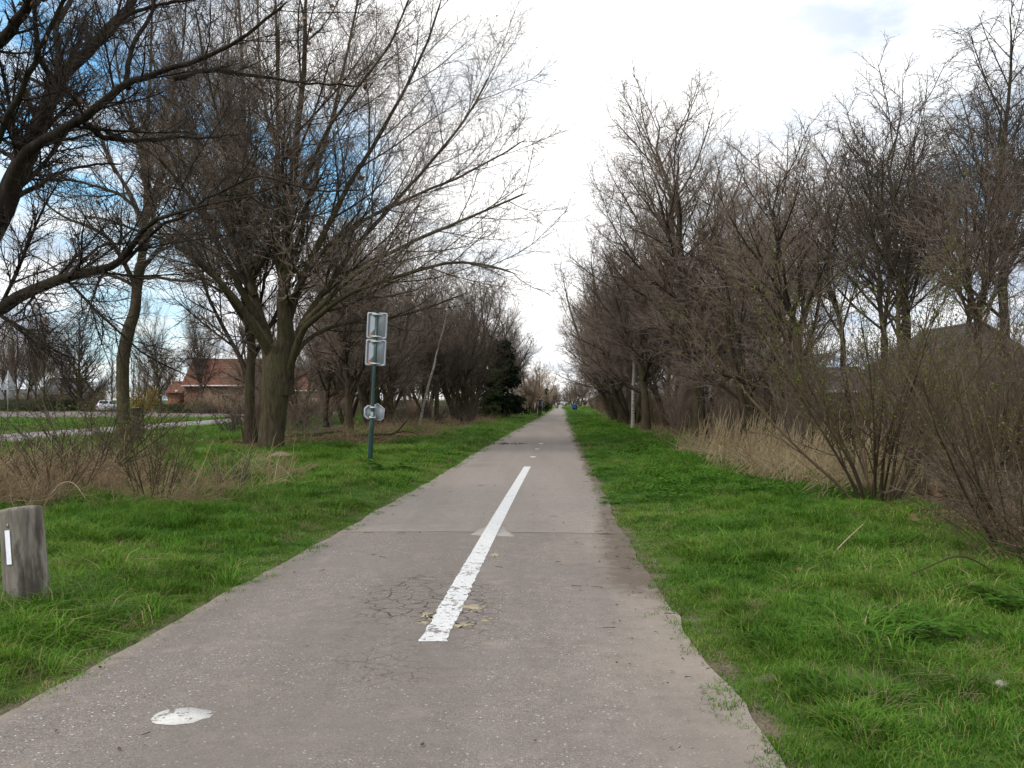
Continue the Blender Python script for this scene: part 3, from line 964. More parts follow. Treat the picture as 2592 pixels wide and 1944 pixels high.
# big oak beside the sign
D = 29.3
bt = G(585 * DS, 975 * DS)
D = bt[1]
trunk = [np.array((bt[0], bt[1], -0.1)), PD(588, 930, D), PD(592, 870, D), PD(597, 810, D), PD(602, 765, D), PD(606, 735, D)]
px = DS / FPX * D
LB = [
    limb([(586, 850), (585, 800), (573, 735), (552, 660), (543, 600), (538, 520), (530, 400), (527, 250), (520, 100), (512, -60)], D, D + 1.2, 42, 5),
    limb([(608, 850), (614, 790), (618, 720), (613, 650), (620, 560), (628, 470), (642, 350), (656, 200), (665, 50), (672, -80)], D, D - 1.0, 50, 6),
    limb([(612, 640), (602, 520), (597, 400), (602, 260), (606, 120), (600, -60)], D - .2, D - 2.2, 16, 5),
    limb([(585, 770), (552, 705), (515, 650), (470, 600), (430, 560), (380, 525), (320, 505), (250, 480), (190, 470)], D, D - 4.5, 19, 4),
    limb([(560, 690), (520, 620), (480, 540), (440, 460), (390, 390), (330, 330), (250, 290), (180, 260)], D, D - 2.5, 16, 4),
    limb([(550, 640), (510, 540), (475, 440), (440, 350), (400, 260), (350, 170), (310, 90)], D, D + 3.5, 14, 4),
    limb([(618, 840), (632, 775), (652, 715), (690, 680), (740, 645), (800, 618), (880, 590), (970, 565), (1050, 572), (1120, 592)], D, D - 3.5, 19, 4),
    limb([(614, 830), (630, 755), (655, 690), (700, 625), (765, 535), (845, 440), (930, 345), (1010, 245), (1062, 150)], D, D + 2.5, 20, 4),
    limb([(620, 700), (650, 610), (695, 515), (745, 415), (805, 315), (870, 200), (930, 80), (965, -30)], D, D - 2.0, 19, 4),
    limb([(655, 700), (705, 650), (775, 588), (865, 538), (965, 490), (1062, 450), (1145, 415)], D - .3, D - 3.0, 14, 4),
    limb([(635, 770), (665, 735), (705, 712), (765, 692), (845, 682), (930, 662), (1015, 628)], D, D + 4.0, 12, 3),
    limb([(680, 590), (720, 530), (785, 475), (885, 425), (985, 385), (1075, 335), (1135, 295)], D - .4, D + 2.0, 12, 3),
    limb([(622, 600), (660, 470), (700, 330), (740, 180), (775, 20), (790, -60)], D, D + 3.0, 13, 4),
    limb([(655, 400), (700, 300), (770, 200), (850, 90), (900, -30)], D - 0.6, D - 4.0, 9, 4),
    limb([(535, 480), (500, 380), (470, 260), (440, 130), (420, 10)], D + .5, D - 3.0, 10, 4),
    limb([(600, 330), (575, 230), (560, 110), (560, -40)], D - 1.5, D + 2.0, 8, 4),
]
hero('oak_tree', 'big spreading bare oak with a thick forked trunk beside the green signpost', (bt[0], bt[1], 0), trunk,
     [26.5 * px, 27 * px, 29 * px, 29 * px, 24 * px, 12 * px], LB, 101, M_BARK, 0.05,
     dict(n1=14, n2=11, n3=10, n4=3, l1=0.35, t0=0.30, rr=0.42, r1=0.010, r2=0.0065, r3=0.0046, r4=0.0042), 450)

# near oak whose trunk stands just outside the picture at the left
N0 = 12.0
base = (-7.6, N0, 0)
C = lambda L: [(x / 2.765 / DS, y / 2.765 / DS) for x, y in L]
trunk = [np.array((-7.6, N0, -0.1)), np.array((-7.55, N0, 0.9)), np.array((-7.4, N0, 1.9)), np.array((-7.15, N0, 2.7)), P(-60, 640, N0)]
LN = [
    limb(C([(-200, 1800), (0, 1450), (90, 1250), (200, 1060), (300, 870), (360, 720), (430, 560), (560, 420), (640, 330), (760, 190), (900, 20), (1000, -130)]), N0, N0 + 1.0, 58, 18),
    limb(C([(310, 830), (325, 680), (310, 500), (250, 330), (220, 130), (260, -80)]), N0 + .2, N0 - 1.0, 18, 9),
    limb(C([(440, 545), (400, 400), (375, 250), (470, 100), (560, -80)]), N0 + .4, N0 + 1.8, 18, 10),
    limb(C([(60, 1330), (130, 1180), (260, 1060), (440, 950), (600, 870), (750, 760), (900, 640), (1050, 600), (1220, 550), (1450, 480), (1700, 350), (1900, 200), (2050, 60)]), N0 - .1, N0 - 1.6, 30, 6),
    limb(C([(590, 880), (750, 960), (1000, 1010), (1250, 1000), (1500, 1000), (1700, 960)]), N0 - .6, N0 + 1.0, 14, 4),
    limb(C([(-120, 1150), (0, 960), (80, 780), (180, 520), (230, 350), (330, 60), (380, -100)]), N0 - 1.0, N0 - 2.4, 18, 9),
    limb(C([(-300, 520), (0, 230), (100, 110), (190, -30), (240, -150)]), N0 - 1.5, N0 - 2.5, 28, 20),
    limb(C([(640, 345), (780, 240), (880, 170), (1100, 100), (1320, 80), (1520, 20)]), N0 + .6, N0 - 0.5, 14, 5),
    limb(C([(900, 620), (950, 450), (1050, 280), (1130, 100), (1170, -60)]), N0 - .8, N0 - 0.2, 13, 7),
    limb(C([(1220, 550), (1450, 500), (1700, 510), (1950, 560), (2200, 600), (2500, 580)]), N0 - 1.1, N0 - .4, 12, 4),
    limb([(-110, 690), (-50, 690), (0, 665), (60, 630), (130, 603), (200, 588), (250, 578), (285, 545), (320, 500), (400, 472), (480, 450), (580, 436)], N0 + .2, N0 - 2.6, 36, 4),
    limb(C([(-40, 1500), (100, 1380), (250, 1290), (400, 1210), (520, 1160), (720, 1130), (900, 1120)]), N0 + .3, N0 + 1.5, 15, 4),
    limb([(150, 600), (195, 555), (250, 520), (300, 515), (380, 535)], N0 - 1.2, N0 + 0.4, 8, 3),
    limb([(265, 572), (330, 500), (390, 480), (460, 425), (560, 380), (680, 405), (800, 400)], N0 - 1.5, N0 - 2.0, 9, 3),
    limb(C([(150, 1180), (60, 1080), (-60, 1020)]), N0, N0 + 1, 14, 6),
    limb(C([(120, 110), (230, 60), (330, 0), (420, -90)]), N0 - 2, N0 - 1, 12, 6),
]
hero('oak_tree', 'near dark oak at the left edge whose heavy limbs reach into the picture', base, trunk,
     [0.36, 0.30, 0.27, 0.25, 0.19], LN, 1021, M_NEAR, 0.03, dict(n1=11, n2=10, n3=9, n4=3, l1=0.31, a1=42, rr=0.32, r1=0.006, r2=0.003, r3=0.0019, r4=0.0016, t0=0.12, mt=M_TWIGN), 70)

# thin tree with the bent trunk in front of the road
cb = np.array((-12.75, 33.0, 0))
Dc = 33.0
trunk = [np.array((-12.9, Dc, -0.1)), PD(268, 930, Dc), PD(266, 850, Dc), PD(266, 780, Dc), PD(277, 715, Dc), PD(291, 670, Dc), PD(297, 620, Dc), PD(304, 570, Dc)]
LC = [
    limb([(300, 600), (308, 540), (313, 470), (317, 390), (319, 300), (320, 200), (325, 80), (330, -40)], Dc, Dc - 1, 20, 4),
    limb([(297, 625), (270, 575), (235, 520), (190, 490), (140, 470), (90, 430), (50, 370)], Dc, Dc - 2, 13, 3),
    limb([(299, 622), (255, 600), (200, 588), (150, 600), (90, 560), (20, 530)], Dc, Dc + 2, 9, 2),
    limb([(304, 585), (330, 550), (365, 515), (410, 480), (460, 440), (500, 380)], Dc, Dc + 2, 13, 3),
    limb([(302, 600), (345, 600), (400, 612), (440, 605), (480, 620)], Dc, Dc - 2, 9, 2),
    limb([(308, 560), (330, 480), (345, 390), (370, 290), (400, 190), (415, 80)], Dc, Dc + 1, 12, 3),
    limb([(312, 500), (280, 420), (240, 350), (200, 260), (170, 160), (150, 60)], Dc, Dc + 2, 12, 3),
    limb([(316, 420), (300, 320), (270, 220), (250, 110), (240, 0)], Dc - .4, Dc - 2, 9, 3),
    limb([(317, 380), (350, 290), (380, 180), (395, 60), (400, -40)], Dc - .4, Dc - 2.5, 9, 3),
    limb([(314, 470), (260, 420), (190, 395), (110, 370), (40, 320)], Dc - .2, Dc - 2, 9, 3),
    limb([(314, 450), (370, 400), (430, 370), (500, 320), (560, 250)], Dc - .2, Dc - 2, 9, 3),
]
hero('bent_tree', 'slim bare tree with a kinked mossy trunk in front of the side road', (cb[0], cb[1], 0), trunk,
     [0.27, 0.24, 0.215, 0.21, 0.20, 0.185, 0.17, 0.15], LC, 103, M_BARK, 0.05, dict(n1=13, n2=10, n3=9, n4=0, l1=0.36, r3=0.0052), 150)

# left row
g_l = 'bare trees in the row left of the path'
place_tree('ash2', -8.35, 31.6, 15.0, 'slim bare tree standing close behind the big forked oak', wide=0.8)
place_tree('ash1', -7.1, 43.0, 11.5, 'bare tree with a stout pale trunk right behind the green signpost')
place_tree('ash3', -9.8, 52.0, 10.5, 'thin bare tree between the big oak and the signpost, further back', wide=0.8)
place_tree('multi1', -7.3, 51.0, 9.8, 'many-stemmed bare tree just right of the green signpost')
place_tree('birch1', -5.15, 55.0, 9.0, 'leaning white birch among dark stems on the left of the path', name='birch_tree', lean=(0, R(11)), rz=0.0, wide=0.8)
g2 = 'dark stemmed trees beside the leaning birch'
for i, (k, x, y, h) in enumerate((('multi2', -7.6, 57, 10.0), ('ash2', -4.7, 62, 11.0), ('multi3', -3.6, 65, 10.5), ('multi1', -2.9, 69.5, 10.8), ('ash1', -4.4, 73, 11.5), ('multi2', -3.6, 80, 10.8), ('ash3', -0.9, 83, 11.0), ('multi3', -7.6, 60, 9.5), ('ash1', -8.6, 67, 10.5), ('multi2', -9.6, 57, 9.0), ('multi1', -6.6, 76, 10.0), ('ash2', 0.1, 92, 9.5))):
    place_tree(k, x, y, h, 'bare brown tree in the dense row between the leaning birch and the dark conifer', g2)
g3 = 'trees in the scrub behind the signpost'
for (k, x, y, h) in (('multi3', -11.5, 46, 7.5), ('multi2', -12.5, 58, 8.0), ('multi1', -13.5, 72, 8.5), ('ash1', -12.0, 84, 9.0), ('multi2', -9, 88, 9), ('multi3', -5, 95, 9)):
    place_tree(k, x, y, h, 'bare scrubby tree well behind the green signpost on the roadside', g3)

# right row
place_tree('ash1', 6.45, 34.0, 12.9, 'tallest bare tree on the right of the path, its pointed crown above the rest', rz=3.74, wide=1.15)
place_tree('ash3', 5.68, 42.0, 11.4, 'bare tree with a straight dark trunk at the edge of the right verge', rz=2.2)
place_tree('birch1', 5.50, 45.0, 9.0, 'slim upright white birch behind the dark trunk on the right verge', name='birch_tree', wide=0.8)
g4 = 'bare trees lining the right of the path'
for (k, x, y, h, wd_) in (('multi1', 6.4, 52, 10.2, 1.15), ('ash2', 6.4, 58, 11.2, 1.15), ('multi2', 7.0, 65, 10.5, 1.2), ('ash1', 7.3, 73, 10.5, 1.1), ('ash3', 7.9, 80, 10.5, 1.1), ('multi3', 9.0, 90, 9.5, 1.1), ('multi1', 10.2, 101, 9.5, 1.1), ('ash2', 11.4, 114, 9.0, 1.1), ('multi2', 13.2, 130, 8.0, 1.0), ('multi3', 15.0, 150, 7.0, 1.0), ('multi1', 17.5, 175, 7.0, 1.0)):
    place_tree(k, x, y, h, 'bare brown tree in the receding row right of the path, beyond the upright birch', g4, wide=wd_)
place_tree('multi2', 7.0, 27.5, 8.6, 'bushy many-stemmed bare tree between the tallest tree and the budding shrub', wide=1.0)
place_tree('clear1', 6.7, 22.5, 7.4, 'upright dark bare tree straight behind the budding shrub', rz=1.0, wide=1.3)
place_tree('clear1', 10.2, 25.0, 9.7, 'open-crowned bare tree rising left of the weeping birch', rz=0.2, wide=1.1)
place_tree('birch2', 11.2, 22.5, 10.6, 'tall weeping birch with fine hanging twigs at the right edge', name='birch_tree', rz=0.5)
place_tree('birch2', 9.2, 18.5, 7.6, 'shorter dark birch close to the right edge, in front of the weeping one', name='birch_tree', rz=2.5)
place_tree('clear2', 8.9, 23.6, 7.9, 'slender bare tree between the upright dark tree and the open-crowned one', rz=1.3, wide=1.1)
gs = 'slender stems at the right edge'
for (k, x, y, h, r_) in (('clear2', 7.6, 19.5, 6.6, 0.5), ('clear1', 8.3, 17.6, 6.2, 2.2), ('clear2', 9.6, 20.6, 7.6, 3.6), ('clear1', 12.6, 27.0, 9.3, 4.4), ('clear2', 11.6, 31.0, 9.4, 5.2), ('clear1', 9.9, 29.0, 8.6, 0.9), ('clear2', 13.4, 33.0, 9.6, 2.9)):
    place_tree(k, x, y, h, 'slender stem', gs, rz=r_)
g5 = 'trees of the wood behind the right row'
for (k, x, y, h) in (('clear1', 8.3, 31, 8.6), ('multi3', 9.8, 37, 9.0), ('ash2', 8.6, 41, 10.2), ('multi2', 9.5, 47, 9.0), ('ash1', 10.5, 56, 10), ('multi1', 12.0, 66, 9.5), ('multi1', 14, 78, 9), ('ash2', 18, 30, 8.5), ('multi3', 8.0, 50, 9.6)):
    place_tree(k, x, y, h, 'bare tree in the wood behind the first row on the right', g5)

# far trees on the left, beyond the side road
def farX(u, Y): return (u - 1296) / FPX * Y
g6 = 'tall thin trees beyond the side road at the far left'
for i, (k, u, Y, h) in enumerate((('ash2', 14, 122, 13), ('ash1', 44, 118, 13), ('ash3', 68, 124, 14), ('ash2', 92, 127, 12.5), ('ash1', 112, 120, 13.0), ('ash3', 150, 138, 13))):
    place_tree(k, farX(u, Y), Y, h, 'tall bare tree in the far left group beyond the ploughed field', g6, wide=0.62)
place_tree('dense', farX(200, 120), 120, 12.6, 'dense dark bushy tree with a pointed top at the far left', wide=1.05)
place_tree('ash3', farX(410, 104), 104, 12.2, 'bare roadside tree just left of the red-roofed house', wide=0.7)
place_tree('ash1', farX(512, 101), 101, 12.5, 'bare tree standing in front of the red-roofed house', wide=0.7)
g7 = 'distant poplars'
for u, Y, h in ((283, 260, 17), (298, 262, 15), (338, 258, 14), (352, 264, 17), (366, 260, 15), (8, 255, 18), (22, 250, 17)):
    place_tree('poplar', farX(u, Y), Y, h, 'slim distant poplar on the horizon at the left', g7, name='poplar_tree', wide=0.8)
g8 = 'distant trees behind the houses'
for u, Y, h in ((390, 150, 8), (440, 145, 8.5), (700, 160, 9), (780, 150, 10), (850, 150, 10), (930, 145, 10), (1000, 150, 9.5), (250, 160, 6), (1080, 150, 9), (1160, 150, 8.5)):
    place_tree(('multi1', 'ash2', 'multi3')[int(u) % 3], farX(u, Y), Y, h, 'hazy bare tree standing far behind the houses on the left', g8)
# end of the path
proto_meshes('pale', 24, 5.0, 0.12, 'multi', M_BARK2, M_PALE_TW, M_PALE_TW)
place_tree('pale', farX(1352, 99), 99, 5.6, 'rounded pale brown bushy tree right behind the dark conifer', name='bushy_tree', wide=1.15)
place_tree('pale', farX(1372, 118), 118, 5.0, 'rounded pale brown bushy tree beyond the walking person', name='bushy_tree', wide=1.2, rz=2.0)
place_tree('pale', farX(1336, 92), 92, 4.6, 'low pale brown bushy tree just right of the dark conifer', name='bushy_tree', wide=1.2, rz=4.0)
g9 = 'bare bushy trees closing the end of the path'
for u, Y, h in ((1392, 140, 4.0), (1410, 170, 3.6), (1395, 200, 4.2), (1432, 240, 4.6), (1450, 215, 6.0), (1468, 190, 6.5), (1415, 290, 6.0), (1440, 300, 7.0), (1460, 300, 9.0), (1480, 260, 9.0), (1400, 320, 6)):
    place_tree(('multi2', 'multi1', 'multi3')[int(u) % 3], farX(u, Y), Y, h, 'small bare bushy tree near the vanishing end of the path', g9, name='bushy_tree', wide=1.1)

# ------------------------------------------------------------------ ground cover: instanced clumps (stuff)
def proto(name, me):
    return bpy.data.objects.new(name, me)      # source of the scattered clumps, never linked to the scene

def blade_clump(name, seed, n, rad, h0, h1, wd_, bend, mat, dry=0.04, stiff=False):
    rng = np.random.default_rng(seed)
    r_ = rad * np.sqrt(rng.random(n)); a_ = rng.random(n) * 2 * PI
    root = np.stack([r_ * np.cos(a_), r_ * np.sin(a_), np.full(n, -0.015)], -1)
    h = rng.uniform(h0, h1, n) * (1 - 0.35 * (r_ / rad) ** 2)
    la = rng.random(n) * 2 * PI
    out = unit(np.stack([np.cos(a_), np.sin(a_), 0 * a_], -1) * 0.5 + np.stack([np.cos(la), np.sin(la), 0 * la], -1))
    b_ = (bend * rng.uniform(0.3, 1.3, n) * h)[:, None]
    side = np.cross(out, np.array([0, 0, 1.0])) * (wd_ * rng.uniform(0.6, 1.3, n) / 2)[:, None]
    up = np.array([0, 0, 1.0])
    m1 = root + up * (h * 0.55)[:, None] + out * b_ * 0.32
    tip = root + up * (h * (1.0 - 0.25 * bend))[:, None] + out * b_
    V = np.stack([root - side, root + side, m1 + side * 0.8, m1 - side * 0.8, tip], 1)
    base = np.arange(n)[:, None] * 5
    Q = base + np.array([[0, 1, 2, 3]])
    T = base + np.array([[3, 2, 4]])
    tint = np.clip(rng.normal(0.46, 0.24, n), 0, 0.95)
    d = rng.random(n) < dry * 1.8
    tint[d] = 1.15
    return proto(name, mesh_np(name, V.reshape(-1, 3), Q, T, mat, False, {'tint': np.repeat(tint, 5)}))

def leaf_clump(name, seed, n, rad, h, size, mat):
    rng = np.random.default_rng(seed)
    r_ = rad * np.sqrt(rng.random(n)); a_ = rng.random(n) * 2 * PI
    c = np.stack([r_ * np.cos(a_), r_ * np.sin(a_), h * rng.random(n) ** 0.7 * (1 - 0.5 * (r_ / rad) ** 2)], -1)
    nrm = unit(np.stack([rng.normal(0, 0.45, n), rng.normal(0, 0.45, n), np.ones(n)], -1))
    u = unit(np.cross(nrm, rng.normal(0, 1, (n, 3))))
    v = np.cross(nrm, u)
    s = size * rng.uniform(0.6, 1.4, n)[:, None]
    V = np.stack([c - u * s * .5, c - v * s * .3 - nrm * s * .05, c + u * s * .5, c + v * s * .3 - nrm * s * .05], 1)
    tint = np.repeat(np.clip(rng.normal(0.45, 0.22, n), 0, 1), 4)
    return proto(name, mesh_np(name, V.reshape(-1, 3), np.arange(4 * n).reshape(n, 4), None, mat, False, {'tint': tint}))

def frond_clump(name, seed, n, mat):
    """feathery leaves (cow parsley) in a rosette"""
    rng = np.random.default_rng(seed)
    Vs, tints = [], []
    for i in range(n):
        a = rng.random() * 2 * PI
        L = rng.uniform(0.16, 0.30)
        o_ = np.array((math.cos(a), math.sin(a), 0))
        sd_ = np.array((-math.sin(a), math.cos(a), 0))
        rise = rng.uniform(0.5, 1.1)
        for k in range(9):
            t_ = 0.25 + 0.75 * k / 8
            p = o_ * L * t_ + np.array((0, 0, 1)) * (L * rise * (t_ - 0.55 * t_ * t_))
            wl = 0.075 * (1.1 - t_) + 0.015
            for s_ in (-1, 1):
                e = p + sd_ * s_ * wl + o_ * wl * 0.5 + np.array((0, 0, rng.normal(0, 0.012)))
                m_ = (p + e) / 2
                q_ = o_ * wl * 0.28
                Vs += [p, m_ - q_, e, m_ + q_]
                tints += [rng.normal(0.5, 0.18)] * 4
    n4 = len(Vs)
    return proto(name, mesh_np(name, np.array(Vs), np.arange(n4).reshape(-1, 4), None, mat, False, {'tint': np.clip(tints, 0, 1)}))

def straw_clump(name, seed, n, rad, L0, L1, wd_, lean, mat, droop=0.35):
    rng = np.random.default_rng(seed)
    r_ = rad * np.sqrt(rng.random(n)); a_ = rng.random(n) * 2 * PI
    root = np.stack([r_ * np.cos(a_), r_ * np.sin(a_), np.full(n, -0.02)], -1)
    d = unit(np.stack([rng.normal(lean[0], 0.62, n), rng.normal(lean[1], 0.55, n), np.ones(n)], -1))
    L = rng.uniform(L0, L1, n)
    p, rad_ = grow(rng, root, d, L, np.full(n, wd_ / 2), np.full(n, wd_ / 5), 6, 0.16, np.array([0, 0, -droop / 4]))
    V, Q, T = tubes(p, rad_, 3, True)
    per = len(V) // n
    tint = np.repeat(np.clip(rng.normal(0.5, 0.22, n), 0, 1), per)
    return proto(name, mesh_np(name, V, Q, T, mat, False, {'tint': tint}))

def twig_bush(name, seed, n, H, spread, mat, leafmat=None, leafn=0, leafs=0.03, r=0.014, n1=8, n2=7, n3=0, trop=0.05, a1=40, split=False, foot=0.12, lf1=0.34, rm=0.0035):
    rng = np.random.default_rng(seed)
    up = np.array([0, 0, trop])
    az = np.arange(n) * 2.399 + rng.random(n) * 0.8
    sp = spread * np.sqrt(rng.random(n) * 0.9 + 0.1)
    d = unit(np.stack([np.cos(az) * sp, np.sin(az) * sp, np.ones(n)], -1))
    st = np.stack([np.cos(az) * foot * rng.random(n), np.sin(az) * foot * rng.random(n), np.full(n, -0.03)], -1)
    L = H * rng.uniform(0.55, 1.05, n) * np.sqrt(1 + sp ** 2 * 0.3)
    p, rad = grow(rng, st, d, L, r * rng.uniform(0.6, 1.2, n), np.full(n, 0.003), 10, 0.06, up)
    l0 = (p, rad, L)
    l1 = child(rng, l0, n1, 0.18, 0.98, a1, 12, lf1, 6, 0.10, up, 0.55, rm * 1.3, 0.5)
    l2 = child(rng, l1, n2, 0.1, 1.0, 42, 14, 0.45, 3, 0.13, up, 0.65, rm, 0.6)
    ex = [tubes(l1[0], l1[1], 3, True), tubes(l2[0], l2[1], 3, True)]
    ends = np.concatenate([l2[0].reshape(-1, 3), l1[0][:, 1:].reshape(-1, 3)])
    if n3:
        l3 = child(rng, l2, n3, 0.1, 1.0, 45, 14, 0.5, 2, 0.13, up, 0.7, rm * 0.85, 0.6)
        ex.append(tubes(l3[0], l3[1], 3, True))
        ends = np.concatenate([ends, l3[0].reshape(-1, 3)])
    leaf = None
    if leafmat and leafn:
        e = ends[rng.integers(0, len(ends), leafn)] + rng.normal(0, 0.012, (leafn, 3))
        leaf = cards(rng, e, leafs, 0.55)
    return rng, l0, ex, leaf

def bush_proto(name, *a_, **k_):
    mat = a_[4]
    rng, l0, ex, leaf = twig_bush(name, *a_, **k_)
    V, Q, T = merge([tubes(l0[0], l0[1], 4, True)] + ex)
    nb = len(V)
    if leaf is None:
        return proto(name, mesh_np(name, V, Q, T, mat, True))
    me = mesh_np(name, np.concatenate([V, leaf[0]]), np.concatenate([Q, leaf[1] + nb]), T, mat, False,
                 {'tint': np.concatenate([np.zeros(nb), leaf[2]])})
    me.materials.append(k_['leafmat'])
    mi = np.zeros(len(me.polygons), np.int32)
    mi[len(Q):len(Q) + len(leaf[1])] = 1
    me.polygons.foreach_set('material_index', mi)
    return proto(name, me)

def scatter(name, pts, rz, scl, pick, protos, tilt=None, label=None):
    n = len(pts)
    me = bpy.data.meshes.new(name)
    me.vertices.add(n)
    me.vertices.foreach_set('co', np.asarray(pts, np.float32).ravel())
    rot = np.zeros((n, 3), np.float32)
    rot[:, 2] = rz
    if tilt is not None:
        rot[:, :2] = tilt
    for nm, typ, dat in (('rot', 'FLOAT_VECTOR', rot), ('scl', 'FLOAT_VECTOR', np.asarray(scl, np.float32))):
        at = me.attributes.new(nm, typ, 'POINT')
        at.data.foreach_set('vector', dat.ravel())
    at = me.attributes.new('pick', 'INT', 'POINT')
    at.data.foreach_set('value', np.asarray(pick, np.int32))
    o = ob(name, me, kind='stuff', label=label)
    ng = bpy.data.node_groups.new(name + '_scatter', 'GeometryNodeTree')
    ng.interface.new_socket('Geometry', in_out='INPUT', socket_type='NodeSocketGeometry')
    ng.interface.new_socket('Geometry', in_out='OUTPUT', socket_type='NodeSocketGeometry')
    N_ = ng.nodes
    gi, go = N_.new('NodeGroupInput'), N_.new('NodeGroupOutput')
    iop = N_.new('GeometryNodeInstanceOnPoints')
    join = N_.new('GeometryNodeJoinGeometry')
    for p in reversed(protos):
        oi = N_.new('GeometryNodeObjectInfo')
        oi.inputs['Object'].default_value = p
        oi.inputs['As Instance'].default_value = False
        g2i = N_.new('GeometryNodeGeometryToInstance')
        ng.links.new(oi.outputs['Geometry'], g2i.inputs[0])
        ng.links.new(g2i.outputs[0], join.inputs[0])
    ng.links.new(gi.outputs[0], iop.inputs['Points'])
    ng.links.new(join.outputs[0], iop.inputs['Instance'])
    iop.inputs['Pick Instance'].default_value = True
    for nm, typ, sock in (('pick', 'INT', 'Instance Index'), ('rot', 'FLOAT_VECTOR', 'Rotation'), ('scl', 'FLOAT_VECTOR', 'Scale')):
        na = N_.new('GeometryNodeInputNamedAttribute')
        na.data_type = typ
        na.inputs['Name'].default_value = nm
        s_ = [q for q in na.outputs if q.enabled and q.name == 'Attribute'][0]
        ng.links.new(s_, iop.inputs[sock])
    ng.links.new(iop.outputs[0], go.inputs[0])
    md = o.modifiers.new('scatter', 'NODES')
    md.node_group = ng
    return o

gp = [blade_clump('grass_a', 1, 60, 0.13, 0.06, 0.13, 0.0055, 0.8, M_GRASS),
      blade_clump('grass_b', 2, 60, 0.13, 0.05, 0.11, 0.005, 1.0, M_GRASS, 0.08),
      blade_clump('grass_c', 3, 54, 0.12, 0.09, 0.20, 0.006, 0.9, M_GRASS),
      blade_clump('grass_d', 4, 54, 0.11, 0.12, 0.27, 0.007, 1.1, M_GRASS, 0.03),
      blade_clump('grass_e', 5, 70, 0.15, 0.03, 0.06, 0.0045, 0.7, M_GRASS, 0.12),
      leaf_clump('weed_a', 6, 100, 0.14, 0.12, 0.028, M_WEED),
      leaf_clump('weed_b', 7, 70, 0.16, 0.18, 0.040, M_WEED)]

rg = np.random.default_rng(77)
PX, PY, SC, PK = [], [], [], []
def band_pts(y0, y1, x0f, x1f, dens, foot, keep=None):
    ym = (y0 + y1) / 2
    xa, xb = float(np.min(x0f(np.array([y0, ym, y1])))), float(np.max(x1f(np.array([y0, ym, y1]))))
    n = int((y1 - y0) * (xb - xa) * dens)
    x = rg.uniform(xa, xb, n)
    y = rg.uniform(y0, y1, n)
    ok = (x > x0f(y)) & (x < x1f(y))
    x, y = x[ok], y[ok]
    if keep is not None:
        k = keep(x, y)
        x, y = x[k], y[k]
    return x, y
def add_grass(x, y, foot, tall=1.0, side=0):
    n = len(x)
    e = np.maximum(path_l(y) - x, x - path_r(y))
    nz = fbm(x * 0.9, y * 0.9, 21)
    nz2 = fbm(x * 0.35, y * 0.35, 22)
    hgt = np.clip(0.42 + 0.45 * np.clip(e / 1.6, 0, 1) + 1.1 * (nz - 0.5), 0.28, 1.3) * tall
    pick = np.where(e < 0.35, rg.choice([1, 4, 4, 0], n), np.where(nz > 0.58, rg.choice([2, 3, 2, 3, 3], n), rg.choice([0, 0, 1, 2, 2, 1], n)))
    leafy = (x > path_r(y)) & (y > 14) & (nz2 > 0.46)
    pick = np.where(leafy & (rg.random(n) < 0.55), rg.choice([5, 6], n), pick)
    pick = np.where((~leafy) & (pick == 6) & (rg.random(n) < 0.6), 2, pick)
    foot = np.asarray(foot) * rg.uniform(0.8, 1.25, n)
    PX.append(x); PY.append(y)
    SC.append(np.stack([foot, foot, hgt * rg.uniform(0.75, 1.25, n) * np.sqrt(np.clip(foot, 1, 2))], -1))
    PK.append(pick)
jag_l = lambda y: path_l(y) + 0.05 + 0.18 * (fbm(y * 2.3, y * 0 + 2, 31) - 0.5)
jag_r = lambda y: path_r(y) - 0.05 + 0.24 * (fbm(y * 1.9, y * 0 + 5, 32) - 0.5)
bands = [(2.5, 8, 190, 0.8), (8, 14, 120, 0.95), (14, 25, 60, 1.2), (25, 45, 24, 1.7), (45, 90, 9, 2.6), (90, 200, 3.0, 4.0)]
def bare_keep(x, y):
    b_ = np.clip((fbm(x * 1.1, y * 1.1, 41) - 0.52) * 7, 0, 1) * (y < 5.4) * (x > 1.3)
    return rg.random(len(x)) > np.where(b_ > 0.3, 0.55, 0.03)
for y0, y1, dens, foot in bands:
    x, y = band_pts(y0, y1, lambda y: np.minimum(verge_l(y), jag_l(y) - 0.5) - 0.4, jag_l, dens, foot)
    add_grass(x, y, foot)
    x, y = band_pts(y0, y1, jag_r, lambda y: tree_r(y) + 0.7, dens, foot, bare_keep)
    add_grass(x, y, foot, 0.92)
# the grass between the verge and the side road, beyond it, and the strip before the field
for y0, y1, dens, foot in ((12, 20, 30, 1.3), (20, 29.5, 20, 1.8), (29.5, 60, 4, 2.6), (60, 120, 1.6, 3.6)):
    x, y = band_pts(y0, y1, lambda y: y * 0 + ROAD1 + 0.3, lambda y: verge_l(y) - 0.3, dens, foot, lambda x, y: rg.random(len(x)) < np.where((y < 29.6) | (x < -10.0), 0.9, 0.18))
    add_grass(x, y, foot, 1.15)
x, y = band_pts(36, 77, lambda y: y * 0 - 46, lambda y: y * 0 + ROAD0 - 0.3, 4.2, 2.4)
add_grass(x, y, 2.6, 1.2)
x, y = band_pts(117, 150, lambda y: y * 0 - 80, lambda y: y * 0 - 22, 1.2, 4.5)
add_grass(x, y, 4.5, 1.1)
# sparse green under the trees
for y0, y1, dens in ((9, 45, 2.2), (45, 120, 0.7)):
    x, y = band_pts(y0, y1, lambda y: tree_r(y) + 0.6, lambda y: tree_r(y) + 8, dens, 1.8)
    add_grass(x, y, 1.8, 1.0)
    x, y = band_pts(max(y0, 31), y1, lambda y: verge_l(y) - 7, lambda y: verge_l(y) - 1.0, dens * 0.4, 1.8)
    add_grass(x, y, 1.8, 1.0)
